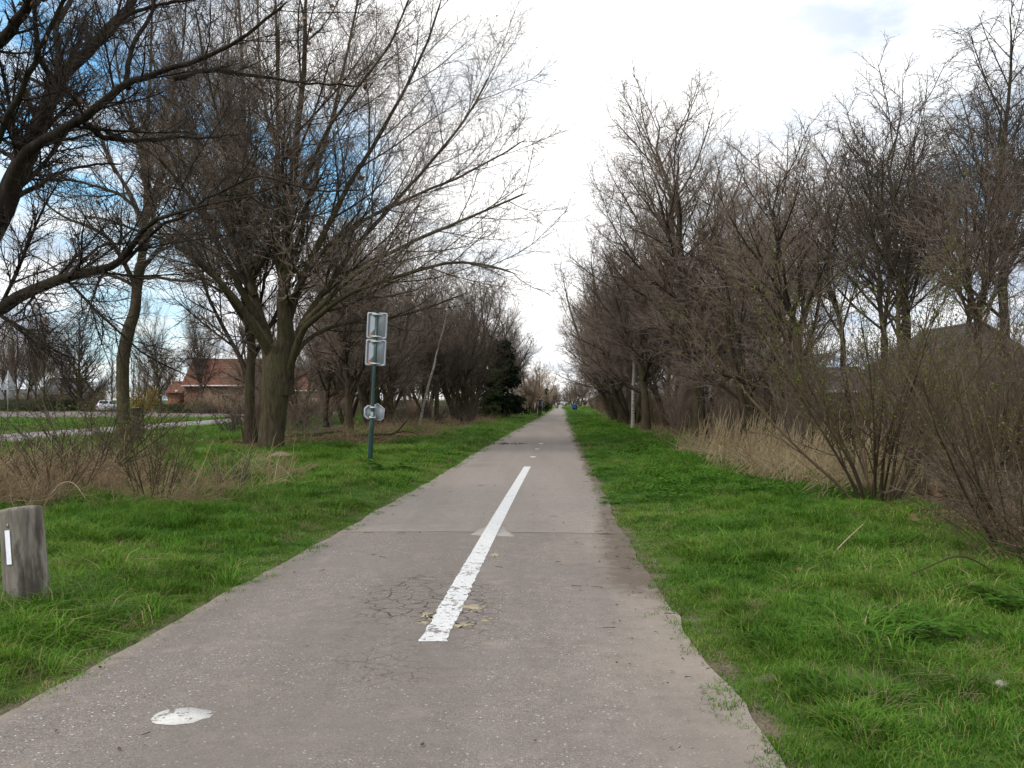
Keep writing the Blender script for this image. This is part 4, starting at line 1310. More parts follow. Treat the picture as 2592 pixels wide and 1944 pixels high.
# stray tufts creeping over the path's right edge
c0 = G(1520, 1495)
x = np.concatenate([rg.normal(c0[0], 0.10, 14), rg.normal(1.28, 0.14, 26)])
y = np.concatenate([rg.normal(c0[1], 0.10, 14), rg.normal(8.0, 0.5, 26)])
add_grass(x, y, 0.45, 0.6)
x, y, sc, pk = np.concatenate(PX), np.concatenate(PY), np.concatenate(SC), np.concatenate(PK)
tiltg = rg.normal(0, 0.10, (len(x), 2))
scatter('grass', np.stack([x, y, gz(x, y)], -1), rg.random(len(x)) * 6.283, sc, pk, gp, tiltg)
print('grass clumps', len(x))

# long lush tufts here and there
tuft = [blade_clump('tuft_a', 61, 70, 0.10, 0.18, 0.38, 0.008, 1.5, M_GRASS, 0.03), blade_clump('tuft_b', 62, 60, 0.12, 0.15, 0.32, 0.007, 1.7, M_GRASS, 0.05)]
tx, ty = [], []
for (u, v, s_, n_) in ((300, 1590, 0.30, 16), (60, 1550, 0.20, 34), (120, 1580, 0.16, 20), (20, 1620, 0.2, 12), (420, 1470, 0.5, 12), (230, 1480, 0.4, 12), (180, 1640, 0.25, 9), (40, 1730, 0.20, 7), (560, 1340, 0.6, 14), (760, 1290, 0.5, 10), (2420, 1500, 0.35, 24), (2250, 1480, 0.25, 10), (2540, 1560, 0.3, 18), (2180, 1620, 0.3, 10), (2330, 1700, 0.25, 12), (2050, 1340, 0.5, 16), (2250, 1320, 0.5, 20), (1900, 1250, 0.6, 14), (1960, 1480, 0.25, 6)):
    c_ = G(u, v)
    tx += list(rg.normal(c_[0], s_, n_)); ty += list(rg.normal(c_[1], s_ * 1.2, n_))
tx, ty = np.array(tx), np.array(ty)
k_ = (tx < path_l(ty) - 0.15) | (tx > path_r(ty) + 0.25)
tx, ty = tx[k_], ty[k_]
n = len(tx)
s1 = rg.uniform(0.6, 1.1, n)
scatter('long_grass', np.stack([tx, ty, gz(tx, ty)], -1), rg.random(n) * 6.283, np.stack([s1, s1, s1 * 0.95], -1), rg.integers(0, 2, n), tuft, rg.normal(0, 0.12, (n, 2)))

# feathery weeds at the lower right
fro = [frond_clump('frond_a', 71, 13, M_WEED), frond_clump('frond_b', 72, 10, M_WEED)]
for i, (u, v, s_, lab) in enumerate(((2330, 1650, 1.15, 'largest feathery green weed in the grass at the lower right'), (2255, 1665, 0.8, 'small feathery weed just left of the largest one at the lower right'), (2560, 1560, 1.0, 'feathery weed at the right edge beneath the brown thicket'), (2205, 1455, 0.75, 'leafy weed in the grass beside the arched dry stem'), (985, 1203, 1.6, 'dark leafy weed at the foot of the green signpost'), (945, 1196, 1.0, 'small dark weed touching the green signpost'))):
    c_ = G(u, v)
    o = ob('weed', fro[i % 2].data, None, (c_[0], c_[1], float(gz(c_[0], c_[1]))), (0, 0, i * 1.3), lab, 'weed', 'leafy weeds in the verge')
    o.scale = (s_ * 1.35, s_ * 1.35, s_ * 1.5)

# dry grass and reeds
sp_ = [straw_clump('straw_a', 81, 26, 0.34, 0.30, 0.80, 0.010, (0.45, 0), M_STRAW, 0.5),
       straw_clump('straw_b', 82, 18, 0.38, 0.45, 1.10, 0.012, (0.65, -0.1), M_STRAW, 0.35),
       straw_clump('straw_c', 83, 6, 0.38, 0.8, 1.40, 0.016, (0.25, 0), M_STRAW, 0.12),
       straw_clump('straw_d', 84, 34, 0.32, 0.25, 0.62, 0.009, (0.1, -0.1), M_STRAWR, 0.7),
       straw_clump('straw_e', 85, 24, 0.32, 0.4, 0.9, 0.009, (0.2, 0.1), M_STRAWR, 0.5)]
def straw_field(name, x, y, picks, smin, smax):
    n = len(x)
    s1 = rg.uniform(smin, smax, n)
    scatter(name, np.stack([x, y, gz(x, y)], -1), rg.normal(0, 0.5, n), np.stack([s1, s1, s1], -1), rg.choice(picks, n), sp_, rg.normal(0, 0.12, (n, 2)))
n = 190
y = rg.uniform(14.6, 27, n)
x = tree_r(y) + rg.uniform(-0.55, 2.2, n) + np.where(y < 16, 0.35, 0)
straw_field('dry_reeds', x, y, [0, 0, 1, 1, 1, 2, 2], 0.9, 1.3)
n = 90
y = rg.uniform(7.5, 12, n)
x = tree_r(y) + rg.uniform(0.1, 2.2, n)
straw_field('dry_grass', x, y, [0, 1, 3, 4], 0.5, 0.9)
n = 900
y = rg.uniform(11.8, 19.0, n)
x = rg.uniform(-10.5, -3.9, n)
k_ = (fbm(x * 0.5, y * 0.5, 51) > 0.33) & (y > 11.8 + 2.0 * fbm(x * 0.8, y * 0 + 1, 57)) & ((x < -6.0) | ((rg.random(n) < 0.34) & (y > 13.0) & (fbm(x * 0.9, y * 0.9, 58) > 0.45)))
straw_field('dry_grass', x[k_], y[k_], [3, 3, 3, 4, 4, 0, 1], 0.75, 1.2)
n = 420
y = 4 + 30 * rg.random(n) ** 1.4
x = np.where(rg.random(n) < 0.5, path_l(y) - rg.uniform(0.2, 2.6, n), path_r(y) + rg.uniform(0.25, 3.2, n))
straw_field('dead_straw', x, y, [0, 3], 0.16, 0.34)
n = 160
y = rg.uniform(16, 27, n)
x = rg.uniform(-11, -5.2, n)
k_ = fbm(x * 0.5, y * 0.5, 52) > 0.5
straw_field('dry_grass', x[k_], y[k_], [0, 3, 4, 3], 0.4, 0.75)
# brown litter and bramble along the foot of the left tree row
n = 260
y = rg.uniform(32, 100, n)
x = verge_l(y) - rg.uniform(-0.2, 4.5, n)
straw_field('dry_grass', x, y, [3, 3, 4], 0.7, 1.4)
n = 240
y = rg.uniform(27, 110, n)
x = tree_r(y) + rg.uniform(-0.2, 4, n)
straw_field('dry_grass', x, y, [3, 0, 3], 0.6, 1.2)

# leaf litter under the trees
lp_ = []
rl = np.random.default_rng(9)
for sd_ in (91, 92):
    n_ = 60
    c_ = np.c_[rl.uniform(-0.5, 0.5, (n_, 2)), rl.uniform(0.0, 0.03, n_)]
    nrm = unit(np.c_[rl.normal(0, 0.4, (n_, 2)), np.ones(n_)])
    u_ = unit(np.cross(nrm, rl.normal(0, 1, (n_, 3))))
    v_ = np.cross(nrm, u_)
    s_ = rl.uniform(0.03, 0.07, n_)[:, None]
    V = np.stack([c_ - u_ * s_, c_ - v_ * s_ * .55, c_ + u_ * s_, c_ + v_ * s_ * .55], 1).reshape(-1, 3)
    lp_.append(proto('litter', mesh_np('litter', V, np.arange(4 * n_).reshape(n_, 4), None, M_DEAD, False, {'tint': np.repeat(rl.random(n_), 4)})))
n = 700
y = rg.uniform(23, 90, n)
x = np.where(rg.random(n) < 0.6, verge_l(y) - rg.uniform(-0.4, 6, n), tree_r(y) + rg.uniform(-0.2, 6, n))
c0 = G(700 * DS, 962 * DS)
x = np.concatenate([x, rg.normal(c0[0], 1.6, 150), rg.uniform(5, 10, 160)])
y = np.concatenate([y, rg.normal(c0[1] + 1, 2.2, 150), rg.uniform(8, 24, 160)])
n = len(x)
s1 = rg.uniform(0.8, 1.6, n)
scatter('leaf_litter', np.stack([x, y, gz(x, y) + 0.012], -1), rg.random(n) * 6.28, np.stack([s1, s1, s1], -1), rg.integers(0, 2, n), lp_)

# undergrowth of bare shoots filling the woods on both sides
up_ = [bush_proto('shoots_a', 201, 18, 2.3, 0.65, M_PALE_TW, n1=8, n2=6, r=0.012),
       bush_proto('shoots_b', 202, 18, 3.2, 0.40, M_TWIG, n1=9, n2=6, r=0.014),
       bush_proto('shoots_c', 203, 20, 1.5, 0.80, M_TWIGD, n1=9, n2=7, r=0.010, trop=0.0),
       bush_proto('shoots_d', 204, 20, 2.6, 0.50, M_STEM, n1=9, n2=6, r=0.012, leafmat=M_BUD, leafn=500, leafs=0.035)]
ux, uy = [], []
for y0, y1, n_, f in ((9, 16, 9, lambda y: tree_r(y) + rg.uniform(2.5, 7, len(y))), (16, 30, 34, lambda y: tree_r(y) + rg.uniform(2.2, 11, len(y))), (14.5, 26, 46, lambda y: y * 0.36 + rg.uniform(0.6, 3.6, len(y))), (30, 70, 95, lambda y: tree_r(y) + rg.uniform(0.5, 9, len(y))), (70, 180, 110, lambda y: tree_r(y) + rg.uniform(0.3, 7, len(y))),
                      (33, 60, 20, lambda y: verge_l(y) - rg.uniform(0.6, 9, len(y))), (60, 105, 34, lambda y: verge_l(y) - rg.uniform(0.3, 9, len(y))), (110, 200, 50, lambda y: path_l(y) - rg.uniform(3, 9, len(y))), (50, 110, 24, lambda y: rg.uniform(-16.8, -8, len(y)))):
    y = rg.uniform(y0, y1, n_)
    ux.append(f(y)); uy.append(y)
x, y = np.concatenate(ux), np.concatenate(uy)
k_ = (x > -17.2) & ~((x < 0) & (x > -8.0) & (y < 47)) & ~((y > 84) & (x > path_l(y) - 2.5) & (x < path_r(y) + 1.2))
x, y = x[k_], y[k_]
n = len(x)
s1 = rg.uniform(0.6, 1.25, n)
scatter('undergrowth', np.stack([x, y, gz(x, y)], -1), rg.random(n) * 6.28, np.stack([s1, s1, s1 * rg.uniform(0.8, 1.1, n)], -1),
        np.where(x > 0, rg.choice([0, 1, 1, 3, 0], n), rg.choice([0, 1, 2, 2, 0], n)), up_)
# scrub beyond the field and around the houses
n = 150
x = np.concatenate([rg.uniform(-80, -18, 90), rg.uniform(-33, -15, 60)]); y = np.concatenate([rg.uniform(119, 150, 90), rg.uniform(96, 108, 60)])
k_ = ~((x > -24) & (x < -15.5) & (np.abs(x + 19.8) < 2.6)); x, y = x[k_], y[k_]; n = len(x)
s1 = rg.uniform(0.7, 1.5, n)
scatter('far_scrub', np.stack([x, y, gz(x, y)], -1), rg.random(n) * 6.28, np.stack([s1 * 1.3, s1 * 1.3, s1], -1), rg.choice([0, 2, 3], n), up_)

# ------------------------------------------------------------------ single shrubs
def shrub(name, label, loc, seed, n, H, spread, mat, leafmat=None, leafn=0, leafs=0.03, group=None, cat='shrub', stemparts=True, leafname='leaves', **k):
    root = thing(name, label, cat, (loc[0], loc[1], float(gz(loc[0], loc[1]))), 0, group)
    rng, l0, ex, leaf = twig_bush(name, seed, n, H, spread, mat, leafmat, leafn, leafs, **k)
    if stemparts:
        for i in range(n):
            V, Q, T = tubes(l0[0][i:i + 1], l0[1][i:i + 1], 6, True)
            ob('stem', mesh_np('stem', V, Q, T, mat, True), root)
    else:
        put_part('stems', [tubes(l0[0], l0[1], 4, True)], mat, root)
    put_part('twigs', ex, mat, root, kind='stuff')
    if leaf is not None:
        ob(leafname, mesh_np(leafname, leaf[0], leaf[1], None, leafmat, False, {'tint': leaf[2]}), root, kind='stuff')
    return root

# the budding shrub with fanned stems in front of the right-hand wood
sb = G(1893 * DS, 1092 * DS)
shrub('budding_shrub', 'budding shrub with long stems fanned out from one foot on the right verge', sb, 301, 24, 3.9, 0.80, M_STEM, M_BUD, 5500, 0.036, r=0.025, n1=10, n2=5, trop=0.02, a1=24, foot=0.30, lf1=0.34, rm=0.0032)
shrub('budding_shrub', 'green-dotted shrub at the right edge, the nearest on that side', (4.95, 9.7), 302, 30, 2.7, 0.85, M_STEM, M_BUD, 2200, 0.024, r=0.014, n1=8, n2=5, trop=0.02, a1=36, foot=0.3, rm=0.0026)
shrub('budding_shrub', 'green-dotted shrub between the fanned shrub and the right edge', (5.95, 12.6), 303, 24, 2.8, 0.80, M_STEM, M_BUD, 1800, 0.028, r=0.016, n1=7, n2=4, trop=0.03, a1=36, foot=0.35, rm=0.003)
shrub('bramble_bush', 'tangled brown bramble mound low at the right edge', (4.75, 8.6), 304, 46, 0.95, 1.2, M_STEM, M_DEAD, 250, 0.03, r=0.007, n1=9, n2=6, trop=-0.05, a1=50, foot=0.55, stemparts=False, rm=0.0022)
shrub('bramble_bush', 'tangled brown bramble mound behind the first on the right', (5.6, 10.6), 305, 46, 1.2, 1.1, M_TWIGR, M_BUD, 500, 0.024, r=0.008, n1=9, n2=6, trop=-0.04, a1=50, foot=0.6, stemparts=False, rm=0.0024)
# thorn bush among the dry grass on the left
shrub('thorn_bush', 'dark thorny bush with tiny buds in the dry grass behind the wooden post', G(225, 1235), 311, 24, 2.4, 0.95, M_TWIGD, M_BUD, 2200, 0.034, r=0.016, n1=8, n2=6, trop=0.0, a1=46, foot=0.25, rm=0.003)
shrub('thorn_bush', 'brown upright shoots standing in the dry grass right of the thorny bush', G(385, 1292), 312, 18, 1.45, 0.55, M_STEM, M_BUD, 900, 0.028, r=0.009, n1=6, n2=4, trop=0.03, a1=34, foot=0.22, rm=0.0024)
shrub('thorn_bush', 'low dark shoots at the far right end of the dry grass', G(590, 1255), 313, 14, 0.75, 0.55, M_TWIGD, None, 0, r=0.006, n1=7, n2=4, trop=0.02, a1=36, foot=0.2, rm=0.0022)
shrub('thorn_bush', 'twiggy brown bush with pale buds between the thorny bush and the side road', G(345, 1205), 318, 16, 1.9, 0.8, M_STEM, M_BUD, 1300, 0.036, r=0.012, n1=7, n2=5, trop=0.0, a1=42, foot=0.35, rm=0.003)
shrub('thorn_bush', 'brown tangled bush right behind the wooden post', G(140, 1275), 319, 26, 1.3, 0.8, M_STEM, M_BUD, 700, 0.024, r=0.009, n1=7, n2=5, trop=0.0, a1=44, foot=0.4, rm=0.0026)
shrub('thorn_bush', 'loose thorny bush at the left edge in front of the side road', (-9.2, 17.2), 314, 18, 1.7, 0.9, M_TWIGD, M_BUD, 500, 0.026, r=0.012, n1=9, n2=6, trop=0.0, a1=46, foot=0.3, rm=0.003)
shrub('roadside_bush', 'low bare bush by the edge of the side road left of the oak', G(585, 1100), 315, 18, 1.5, 0.9, M_TWIGD, None, 0, r=0.014, n1=8, n2=6, trop=0.0, foot=0.25, rm=0.006)
shrub('sapling', 'thin pale saplings leaning together at the foot of the big oak', G(632, 1135), 316, 6, 2.4, 0.25, M_STEM, M_BUD, 60, 0.04, r=0.02, n1=5, n2=3, trop=0.06, foot=0.25, rm=0.004)
shrub('sapling', 'bare young shoots under the trees between the oak and the signpost', G(770, 1120), 317, 16, 1.6, 0.5, M_TWIGR, None, 0, r=0.010, n1=8, n2=5, trop=0.03, foot=0.8, rm=0.005)
shrub('forsythia', 'yellow flowering bush beside the road left of the red-roofed house', (farX(365, 100), 100), 321, 26, 2.7, 0.7, M_STEM, M_FORS, 2800, 0.14, r=0.02, n1=8, n2=5, foot=0.5, rm=0.008, stemparts=False, leafname='blossom')
shrub('forsythia', 'small yellow bush in front of the red-roofed house', (farX(552, 103), 103), 322, 20, 1.3, 0.7, M_STEM, M_FORS, 380, 0.09, r=0.02, n1=8, n2=5, foot=0.5, rm=0.008, stemparts=False, leafname='blossom')

def evergreen(name, label, x, y, H, wb, seed, mat, nl, size, top=0.15, pw=0.8, cat='tree'):
    rng = np.random.default_rng(seed)
    root = thing(name, label, cat, (x, y, float(gz(x, y))))
    p = np.stack([np.zeros(8), np.zeros(8), np.linspace(-0.1, H * 0.95, 8)], -1)[None]
    V, Q, T = tubes(p, np.linspace(0.15, 0.02, 8)[None] * H / 6, 8, True)
    ob('trunk', mesh_np('trunk', V, Q, T, M_BARK2, True), root)
    N = 150
    z = H * (0.04 + 0.9 * rng.random(N))
    az = rng.random(N) * 2 * PI
    Lb = wb * np.maximum(top, (1 - z / H)) ** pw * rng.uniform(0.6, 1.12, N)
    d = unit(np.stack([np.cos(az), np.sin(az), rng.normal(0.12, 0.15, N)], -1))
    bp, br = grow(rng, np.stack([0 * z, 0 * z, z], -1), d, Lb, np.full(N, 0.03), np.full(N, 0.008), 6, 0.06, np.array([0, 0, -0.02]))
    put_part('branches', [tubes(bp, br, 3, True)], M_BARK2, root)
    i = rng.integers(0, N, nl)
    tt = rng.random(nl) ** 0.6 * 4.99
    k = np.floor(tt).astype(int)
    c = bp[i, k] + (bp[i, k + 1] - bp[i, k]) * (tt - k)[:, None] + rng.normal(0, 0.16 * H / 6, (nl, 3)) * np.array([1, 1, 0.75])
    c[:, 2] = np.maximum(c[:, 2], 0.08)
    V, Q, tint = cards(rng, c, size, 0.45)
    ob('foliage', mesh_np('foliage', V, Q, None, mat, False, {'tint': tint}), root, kind='stuff')
    return root
evergreen('conifer_tree', 'dark dense conifer at the left side of the path before the walker', -0.75, 76, 6.2, 1.95, 401, M_CONIF, 14000, 0.26, 0.15, 0.6)
evergreen('holly_bush', 'lighter green evergreen bush left of the dark conifer', -1.75, 74.5, 3.9, 1.35, 402, M_HOLLY, 5000, 0.17, 0.4, 0.5, 'bush')
evergreen('laurel_bush', 'low glossy green bush at the foot of the lighter evergreen', -1.45, 72.2, 1.0, 0.75, 403, M_HOLLY, 1100, 0.12, 0.6, 0.4, 'bush')
evergreen('conifer_tree', 'small dark evergreen right behind the walking person', farX(1383, 113), 113, 2.9, 0.45, 404, M_CONIF, 1300, 0.2, 0.3, 0.6)

# clipped hedge by the house
def hedge(label, x0, x1, y, h, d, seed):
    rng = np.random.default_rng(seed)
    root = thing('hedge', label, 'hedge', ((x0 + x1) / 2, y, 0))
    L = x1 - x0
    mb = MB().box((0, 0, h * 0.47), (L * 0.97, d * 0.8, h * 0.94))
    ob('core', mb.mesh('core', simple('hedge_core', (0.03, 0.028, 0.014), 0.9)), root)
    n = int(L * 420)
    c = np.stack([rng.uniform(-L / 2, L / 2, n), rng.normal(0, d * 0.42, n).clip(-d * .55, d * .55), h * (0.05 + 0.97 * rng.random(n) ** 0.8)], -1)
    V, Q, tint = cards(rng, c, 0.14, 0.6)
    ob('foliage', mesh_np('foliage', V, Q, None, M_HEDGE, False, {'tint': tint}), root, kind='stuff')
hedge('clipped dark green hedge in front of the red-roofed house', farX(395, 106), farX(655, 106), 106, 1.05, 0.8, 411)
hedge('low rough hedge along the far side of the ploughed field', farX(-30, 121), farX(240, 121), 121.5, 1.5, 1.2, 412)

# ------------------------------------------------------------------ signpost
M_POLE = simple('green_paint', (0.010, 0.045, 0.038), 0.35, 0, 0.2, 6)
M_ALU = simple('sign_back_grey', (0.42, 0.45, 0.49), 0.6, 0.0, 0.10, 5)
M_RIM = simple('sign_rim', (0.40, 0.42, 0.46), 0.5, 0.1, 0.08, 9)
M_CLAMP = simple('clamp_metal', (0.62, 0.62, 0.60), 0.4, 0.4, 0.15, 20)
M_STICK = simple('orange_sticker', (0.62, 0.24, 0.05), 0.6, 0, 0.2, 30)
M_PALE = simple('pale_sticker', (0.42, 0.47, 0.46), 0.6)
sp = G(935, 1193)
post = thing('signpost', 'green signpost with three grey sign backs standing in the left verge', 'signpost', (sp[0], sp[1], 0))
post.rotation_euler = (0, R(2.7), 0)
mb = MB()
zz_ = [-0.1, 0.0, 0.9, 1.02, 1.06, 2.0, 3.36]
mb.tube([(0, 0, z) for z in zz_], [0.054, 0.054, 0.051, 0.050, 0.037, 0.036, 0.036], 16)
mb.tube([(0, 0, 3.355), (0, 0, 3.375)], [0.039, 0.036], 16)
ob('pole', mb.mesh('pole', M_POLE, False), post)

def rounded_rect(w_, h_, r, n=4):
    pts = []
    for cx_, cz_, a0 in ((w_ / 2 - r, h_ / 2 - r, 0), (-w_ / 2 + r, h_ / 2 - r, 90), (-w_ / 2 + r, -h_ / 2 + r, 180), (w_ / 2 - r, -h_ / 2 + r, 270)):
        for i in range(n + 1):
            a_ = R(a0 + 90 * i / n)
            pts.append((cx_ + r * math.cos(a_), 0, cz_ + r * math.sin(a_)))
    return np.array(pts)

def ring_prism(mb, outer, inner, y0, y1):
    n = len(outer)
    o_, i_ = np.asarray(outer), np.asarray(inner)
    V = np.concatenate([o_ + (0, y0, 0), o_ + (0, y1, 0), i_ + (0, y0, 0), i_ + (0, y1, 0)])
    Q = []
    for a in range(n):
        b_ = (a + 1) % n
        Q += [(a, b_, n + b_, n + a), (2 * n + a, 3 * n + a, 3 * n + b_, 2 * n + b_), (a, 2 * n + a, 2 * n + b_, b_), (n + a, n + b_, 3 * n + b_, 3 * n + a)]
    mb.add(V, Q)

def sign_panel(x, z, w_, h_, poly=None, rot=0.0, sticker=True):
    out_ = rounded_rect(w_, h_, 0.035) if poly is None else np.array([(a, 0, b_) for a, b_ in poly])
    inn = out_ * np.array([1 - 0.036 / (w_ / 2), 1, 1 - 0.036 / (h_ / 2)])
    mb = MB()
    mb.prism(out_, (0, 0, 0), (0, 0.004, 0))
    p_ = ob('sign_panel', mb.mesh('sign_panel', M_ALU), post, (x, 0.052, z), (0, 0, rot))
    mb = MB()
    ring_prism(mb, out_, inn, -0.022, -0.0005)
    ob('rim', mb.mesh('rim', M_RIM), p_)
    for s_ in (1, -1):
        mb = MB()
        zc = s_ * (h_ / 2 - 0.045)
        mb.box((-x, -0.024, zc), (w_ * 0.52, 0.018, 0.030))
        mb.box((-x - 0.055, -0.044, zc), (0.022, 0.022, 0.040))
        mb.box((-x + 0.055, -0.044, zc), (0.022, 0.022, 0.040))
        mb.box((-x, -0.105, zc), (0.125, 0.008, 0.030))
        mb.box((-x - 0.056, -0.078, zc), (0.008, 0.050, 0.026))
        mb.box((-x + 0.056, -0.078, zc), (0.008, 0.050, 0.026))
        ob('clamp', mb.mesh('clamp', M_CLAMP), p_)
    if sticker:
        mb = MB()
        mb.box((-w_ * 0.28, -0.002, -h_ / 2 + 0.062), (0.095, 0.003, 0.040))
        ob('sticker', mb.mesh('sticker', M_STICK), p_)
    return p_
sign_panel(0.005, 3.065, 0.43, 0.555)
sign_panel(0.005, 2.495, 0.43, 0.555)
# two chamfered direction plates meeting at an angle
oc = lambda w_, h_, c_: [(-w_ / 2 + c_, -h_ / 2), (w_ / 2, -h_ / 2), (w_ / 2, h_ / 2), (-w_ / 2 + c_, h_ / 2), (-w_ / 2, h_ / 2 - c_), (-w_ / 2, -h_ / 2 + c_)]
sign_panel(-0.055, 1.235, 0.26, 0.30, oc(0.26, 0.30, 0.07), 0.25, False)
pr = [(-0.12, -0.15), (0.06, -0.17), (0.14, -0.12), (0.15, 0.09), (-0.02, 0.20), (-0.12, 0.14)]
mb = MB().prism([(a, 0, b_) for a, b_ in pr], (0, 0, 0), (0, 0.005, 0))
p2 = ob('sign_panel', mb.mesh('sign_panel', M_ALU), post, (0.115, 0.085, 1.235), (0, 0, -0.35))
mb = MB()
ring_prism(mb, [(a, 0, b_) for a, b_ in pr], [(a * 0.86, 0, b_ * 0.88) for a, b_ in pr], -0.02, -0.0005)
ob('rim', mb.mesh('rim', M_RIM), p2)
mb = MB()
ang = np.linspace(-2.2, -0.95, 7)
V = np.array([[0.0525 * math.cos(a), 0.0525 * math.sin(a), z] for z, k in ((1.16, 1), (1.25, .6)) for a in ang * 1.0])
mb.add(V, [(i, i + 1, 8 + i, 7 + i) for i in range(6)])
ob('sticker', mb.mesh('sticker', M_PALE), post)

# ------------------------------------------------------------------ wooden post at the left edge
def wood_mat():
    m, t, b, o = material('weathered_wood')
    co = t.objco()
    st = t.scalev(co, (11, 11, 0.9))
    n = t.noise(st, 2.0, 9, 0.68, dist=0.4)
    n2 = t.noise(t.scalev(co, (6, 6, 1.6)), 1.0, 5, 0.6)
    n3 = t.noise(co, 60, 3)
    c = t.mix(t.maprange(n, 0.35, 0.65), (0.115, 0.098, 0.080), (0.320, 0.285, 0.242))
    c = t.mix(t.math('MULTIPLY', t.maprange(n2, 0.47, 0.62, 0, 1, True), 0.85), c, (0.060, 0.046, 0.038))
    c = t.mix(t.math('MULTIPLY', t.maprange(n3, 0.58, 0.7), 0.3), c, (0.11, 0.10, 0.075))
    t.put(b.inputs['Base Color'], c)
    b.inputs['Roughness'].default_value = 0.9
    b.inputs['Specular IOR Level'].default_value = 0.2
    bp = t.add('ShaderNodeBump')
    bp.inputs['Strength'].default_value = 0.8
    bp.inputs['Distance'].default_value = 0.012
    t.put(bp.inputs['Height'], n)
    t.l.new(bp.outputs[0], b.inputs['Normal'])
    return m
M_WOOD = wood_mat()
wp = G(72, 1562)
bol = thing('wooden_post', 'thick weathered wooden post with a white reflector at the left edge', 'post', (wp[0], wp[1], 0))
bol.rotation_euler = (R(-1.5), R(-5.2), 0)
rb = np.random.default_rng(44)
k, hts = 36, np.concatenate([np.linspace(-0.15, 0.70, 18), [0.735, 0.752, 0.760]])
rads = np.concatenate([np.linspace(0.150, 0.138, 18), [0.137, 0.134, 0.124]])
a = np.arange(k) * 2 * PI / k
groove = 0.011 * (fbm(a * 3.2, a * 0, 61, 3) - 0.5)
V = []
for i, (h, r_) in enumerate(zip(hts, rads)):
    rr_ = r_ * (1 + 0.03 * np.sin(2 * a + 0.8) + 0.035 * (fbm(a * 2.0 + 10, np.full(k, h * 3.0), 62, 3) - 0.5)) + groove
    crack = 0.020 * np.exp(-((a - 4.95 - 0.10 * math.sin(h * 6)) / 0.055) ** 2) + 0.014 * np.exp(-((a - 5.6 + 0.12 * h) / 0.05) ** 2) * (h > 0.2)
    zz2 = np.full(k, h) + (0.014 * (fbm(a * 1.5, a * 0 + 5, 63, 2) - 0.5) if i > 16 else 0)
    V.append(np.stack([(rr_ - crack) * np.cos(a), (rr_ - crack) * np.sin(a), zz2 + 0 * a], -1))
V = np.concatenate(V + [np.array([[0, 0, 0.752]])])
nr = len(hts)
j = np.arange(k); jn = (j + 1) % k
Q = np.concatenate([np.stack([i * k + j, i * k + jn, (i + 1) * k + jn, (i + 1) * k + j], -1) for i in range(nr - 1)])
T = np.stack([(nr - 1) * k + j, (nr - 1) * k + jn, np.full(k, nr * k)], -1)
ob('shaft', mesh_np('shaft', V, Q, T, M_WOOD, True), bol)
aa = np.linspace(-1.92, -1.66, 7)
rr2 = 0.1450
V = np.concatenate([np.stack([r_ * np.cos(aa), r_ * np.sin(aa), np.full(7, z)], -1) for r_ in (rr2 + 0.004, rr2 - 0.012) for z in (0.385, 0.615)])
Q = [(i, i + 1, 8 + i, 7 + i) for i in range(6)] + [(i, i + 1, 15 + i, 14 + i) for i in range(6)] + [(7 + i, 8 + i, 22 + i, 21 + i) for i in range(6)] + [(0, 7, 21, 14), (6, 13, 27, 20)]
ob('reflector', mesh_np('reflector', V, Q, None, simple('reflector_white', (0.70, 0.72, 0.74), 0.3, 0, 0.1, 25)), bol)
mb = MB().box((0.145 * math.cos(-1.76), 0.145 * math.sin(-1.76), 0.645), (0.006, 0.006, 0.03))
ob('nail', mb.mesh('nail', simple('nail_steel', (0.4, 0.38, 0.34), 0.4, 0.8)), bol)

# ------------------------------------------------------------------ person walking away
def skin_chain(name, verts, edges, radii, mat, parent, root_i=0, sub=2):
    me = bpy.data.meshes.new(name)
    me.from_pydata([tuple(v) for v in verts], edges, [])
    me.materials.append(mat)
    o = ob(name, me, parent)
    md = o.modifiers.new('skin', 'SKIN')
    md.use_smooth_shade = True
    sk = me.skin_vertices[0].data
    for i, r_ in enumerate(radii):
        sk[i].radius = r_ if isinstance(r_, tuple) else (r_, r_)
        sk[i].use_root = (i == root_i)
    sd_ = o.modifiers.new('sub', 'SUBSURF')
    sd_.levels = sd_.render_levels = sub
    return o
pp = G(1367, 1055)
per = thing('person', 'person in a dark jacket with pale side stripes walking away along the path', 'person', (pp[0], pp[1], 0.012))
M_SKIN = simple('skin', (0.42, 0.26, 0.19), 0.55)
M_JACK = simple('jacket_dark', (0.042, 0.042, 0.050), 0.8, 0, 0.2, 9)
M_TROU = simple('trousers_dark', (0.012, 0.012, 0.016), 0.85, 0, 0.2, 9)
M_SHOE = simple('shoe_black', (0.010, 0.010, 0.010), 0.6)
M_HAIR = simple('hair_dark', (0.018, 0.013, 0.010), 0.7)
M_STRIPE = simple('stripe_pale', (0.55, 0.50, 0.47), 0.7)
bv = [(0, 0, 0.98), (0, 0.0, 1.12), (0, 0.01, 1.30), (0, 0.0, 1.46), (0, 0.01, 1.55), (0, 0.03, 1.64), (0, 0.03, 1.73),
      (-0.09, 0, 0.92), (-0.085, 0.10, 0.50), (-0.075, 0.05, 0.10), (-0.075, 0.16, 0.05),
      (0.09, 0, 0.92), (0.075, -0.04, 0.50), (0.06, -0.16, 0.12), (0.06, -0.06, 0.05),
      (-0.17, 0, 1.43), (-0.26, -0.04, 1.18), (-0.27, 0.06, 0.95), (-0.265, 0.09, 0.87),
      (0.17, 0, 1.43), (0.26, -0.03, 1.18), (0.275, 0.09, 0.96), (0.27, 0.13, 0.89)]
be = [(0, 1), (1, 2), (2, 3), (3, 4), (4, 5), (5, 6), (0, 7), (7, 8), (8, 9), (9, 10), (0, 11), (11, 12), (12, 13), (13, 14), (3, 15), (15, 16), (16, 17), (17, 18), (3, 19), (19, 20), (20, 21), (21, 22)]
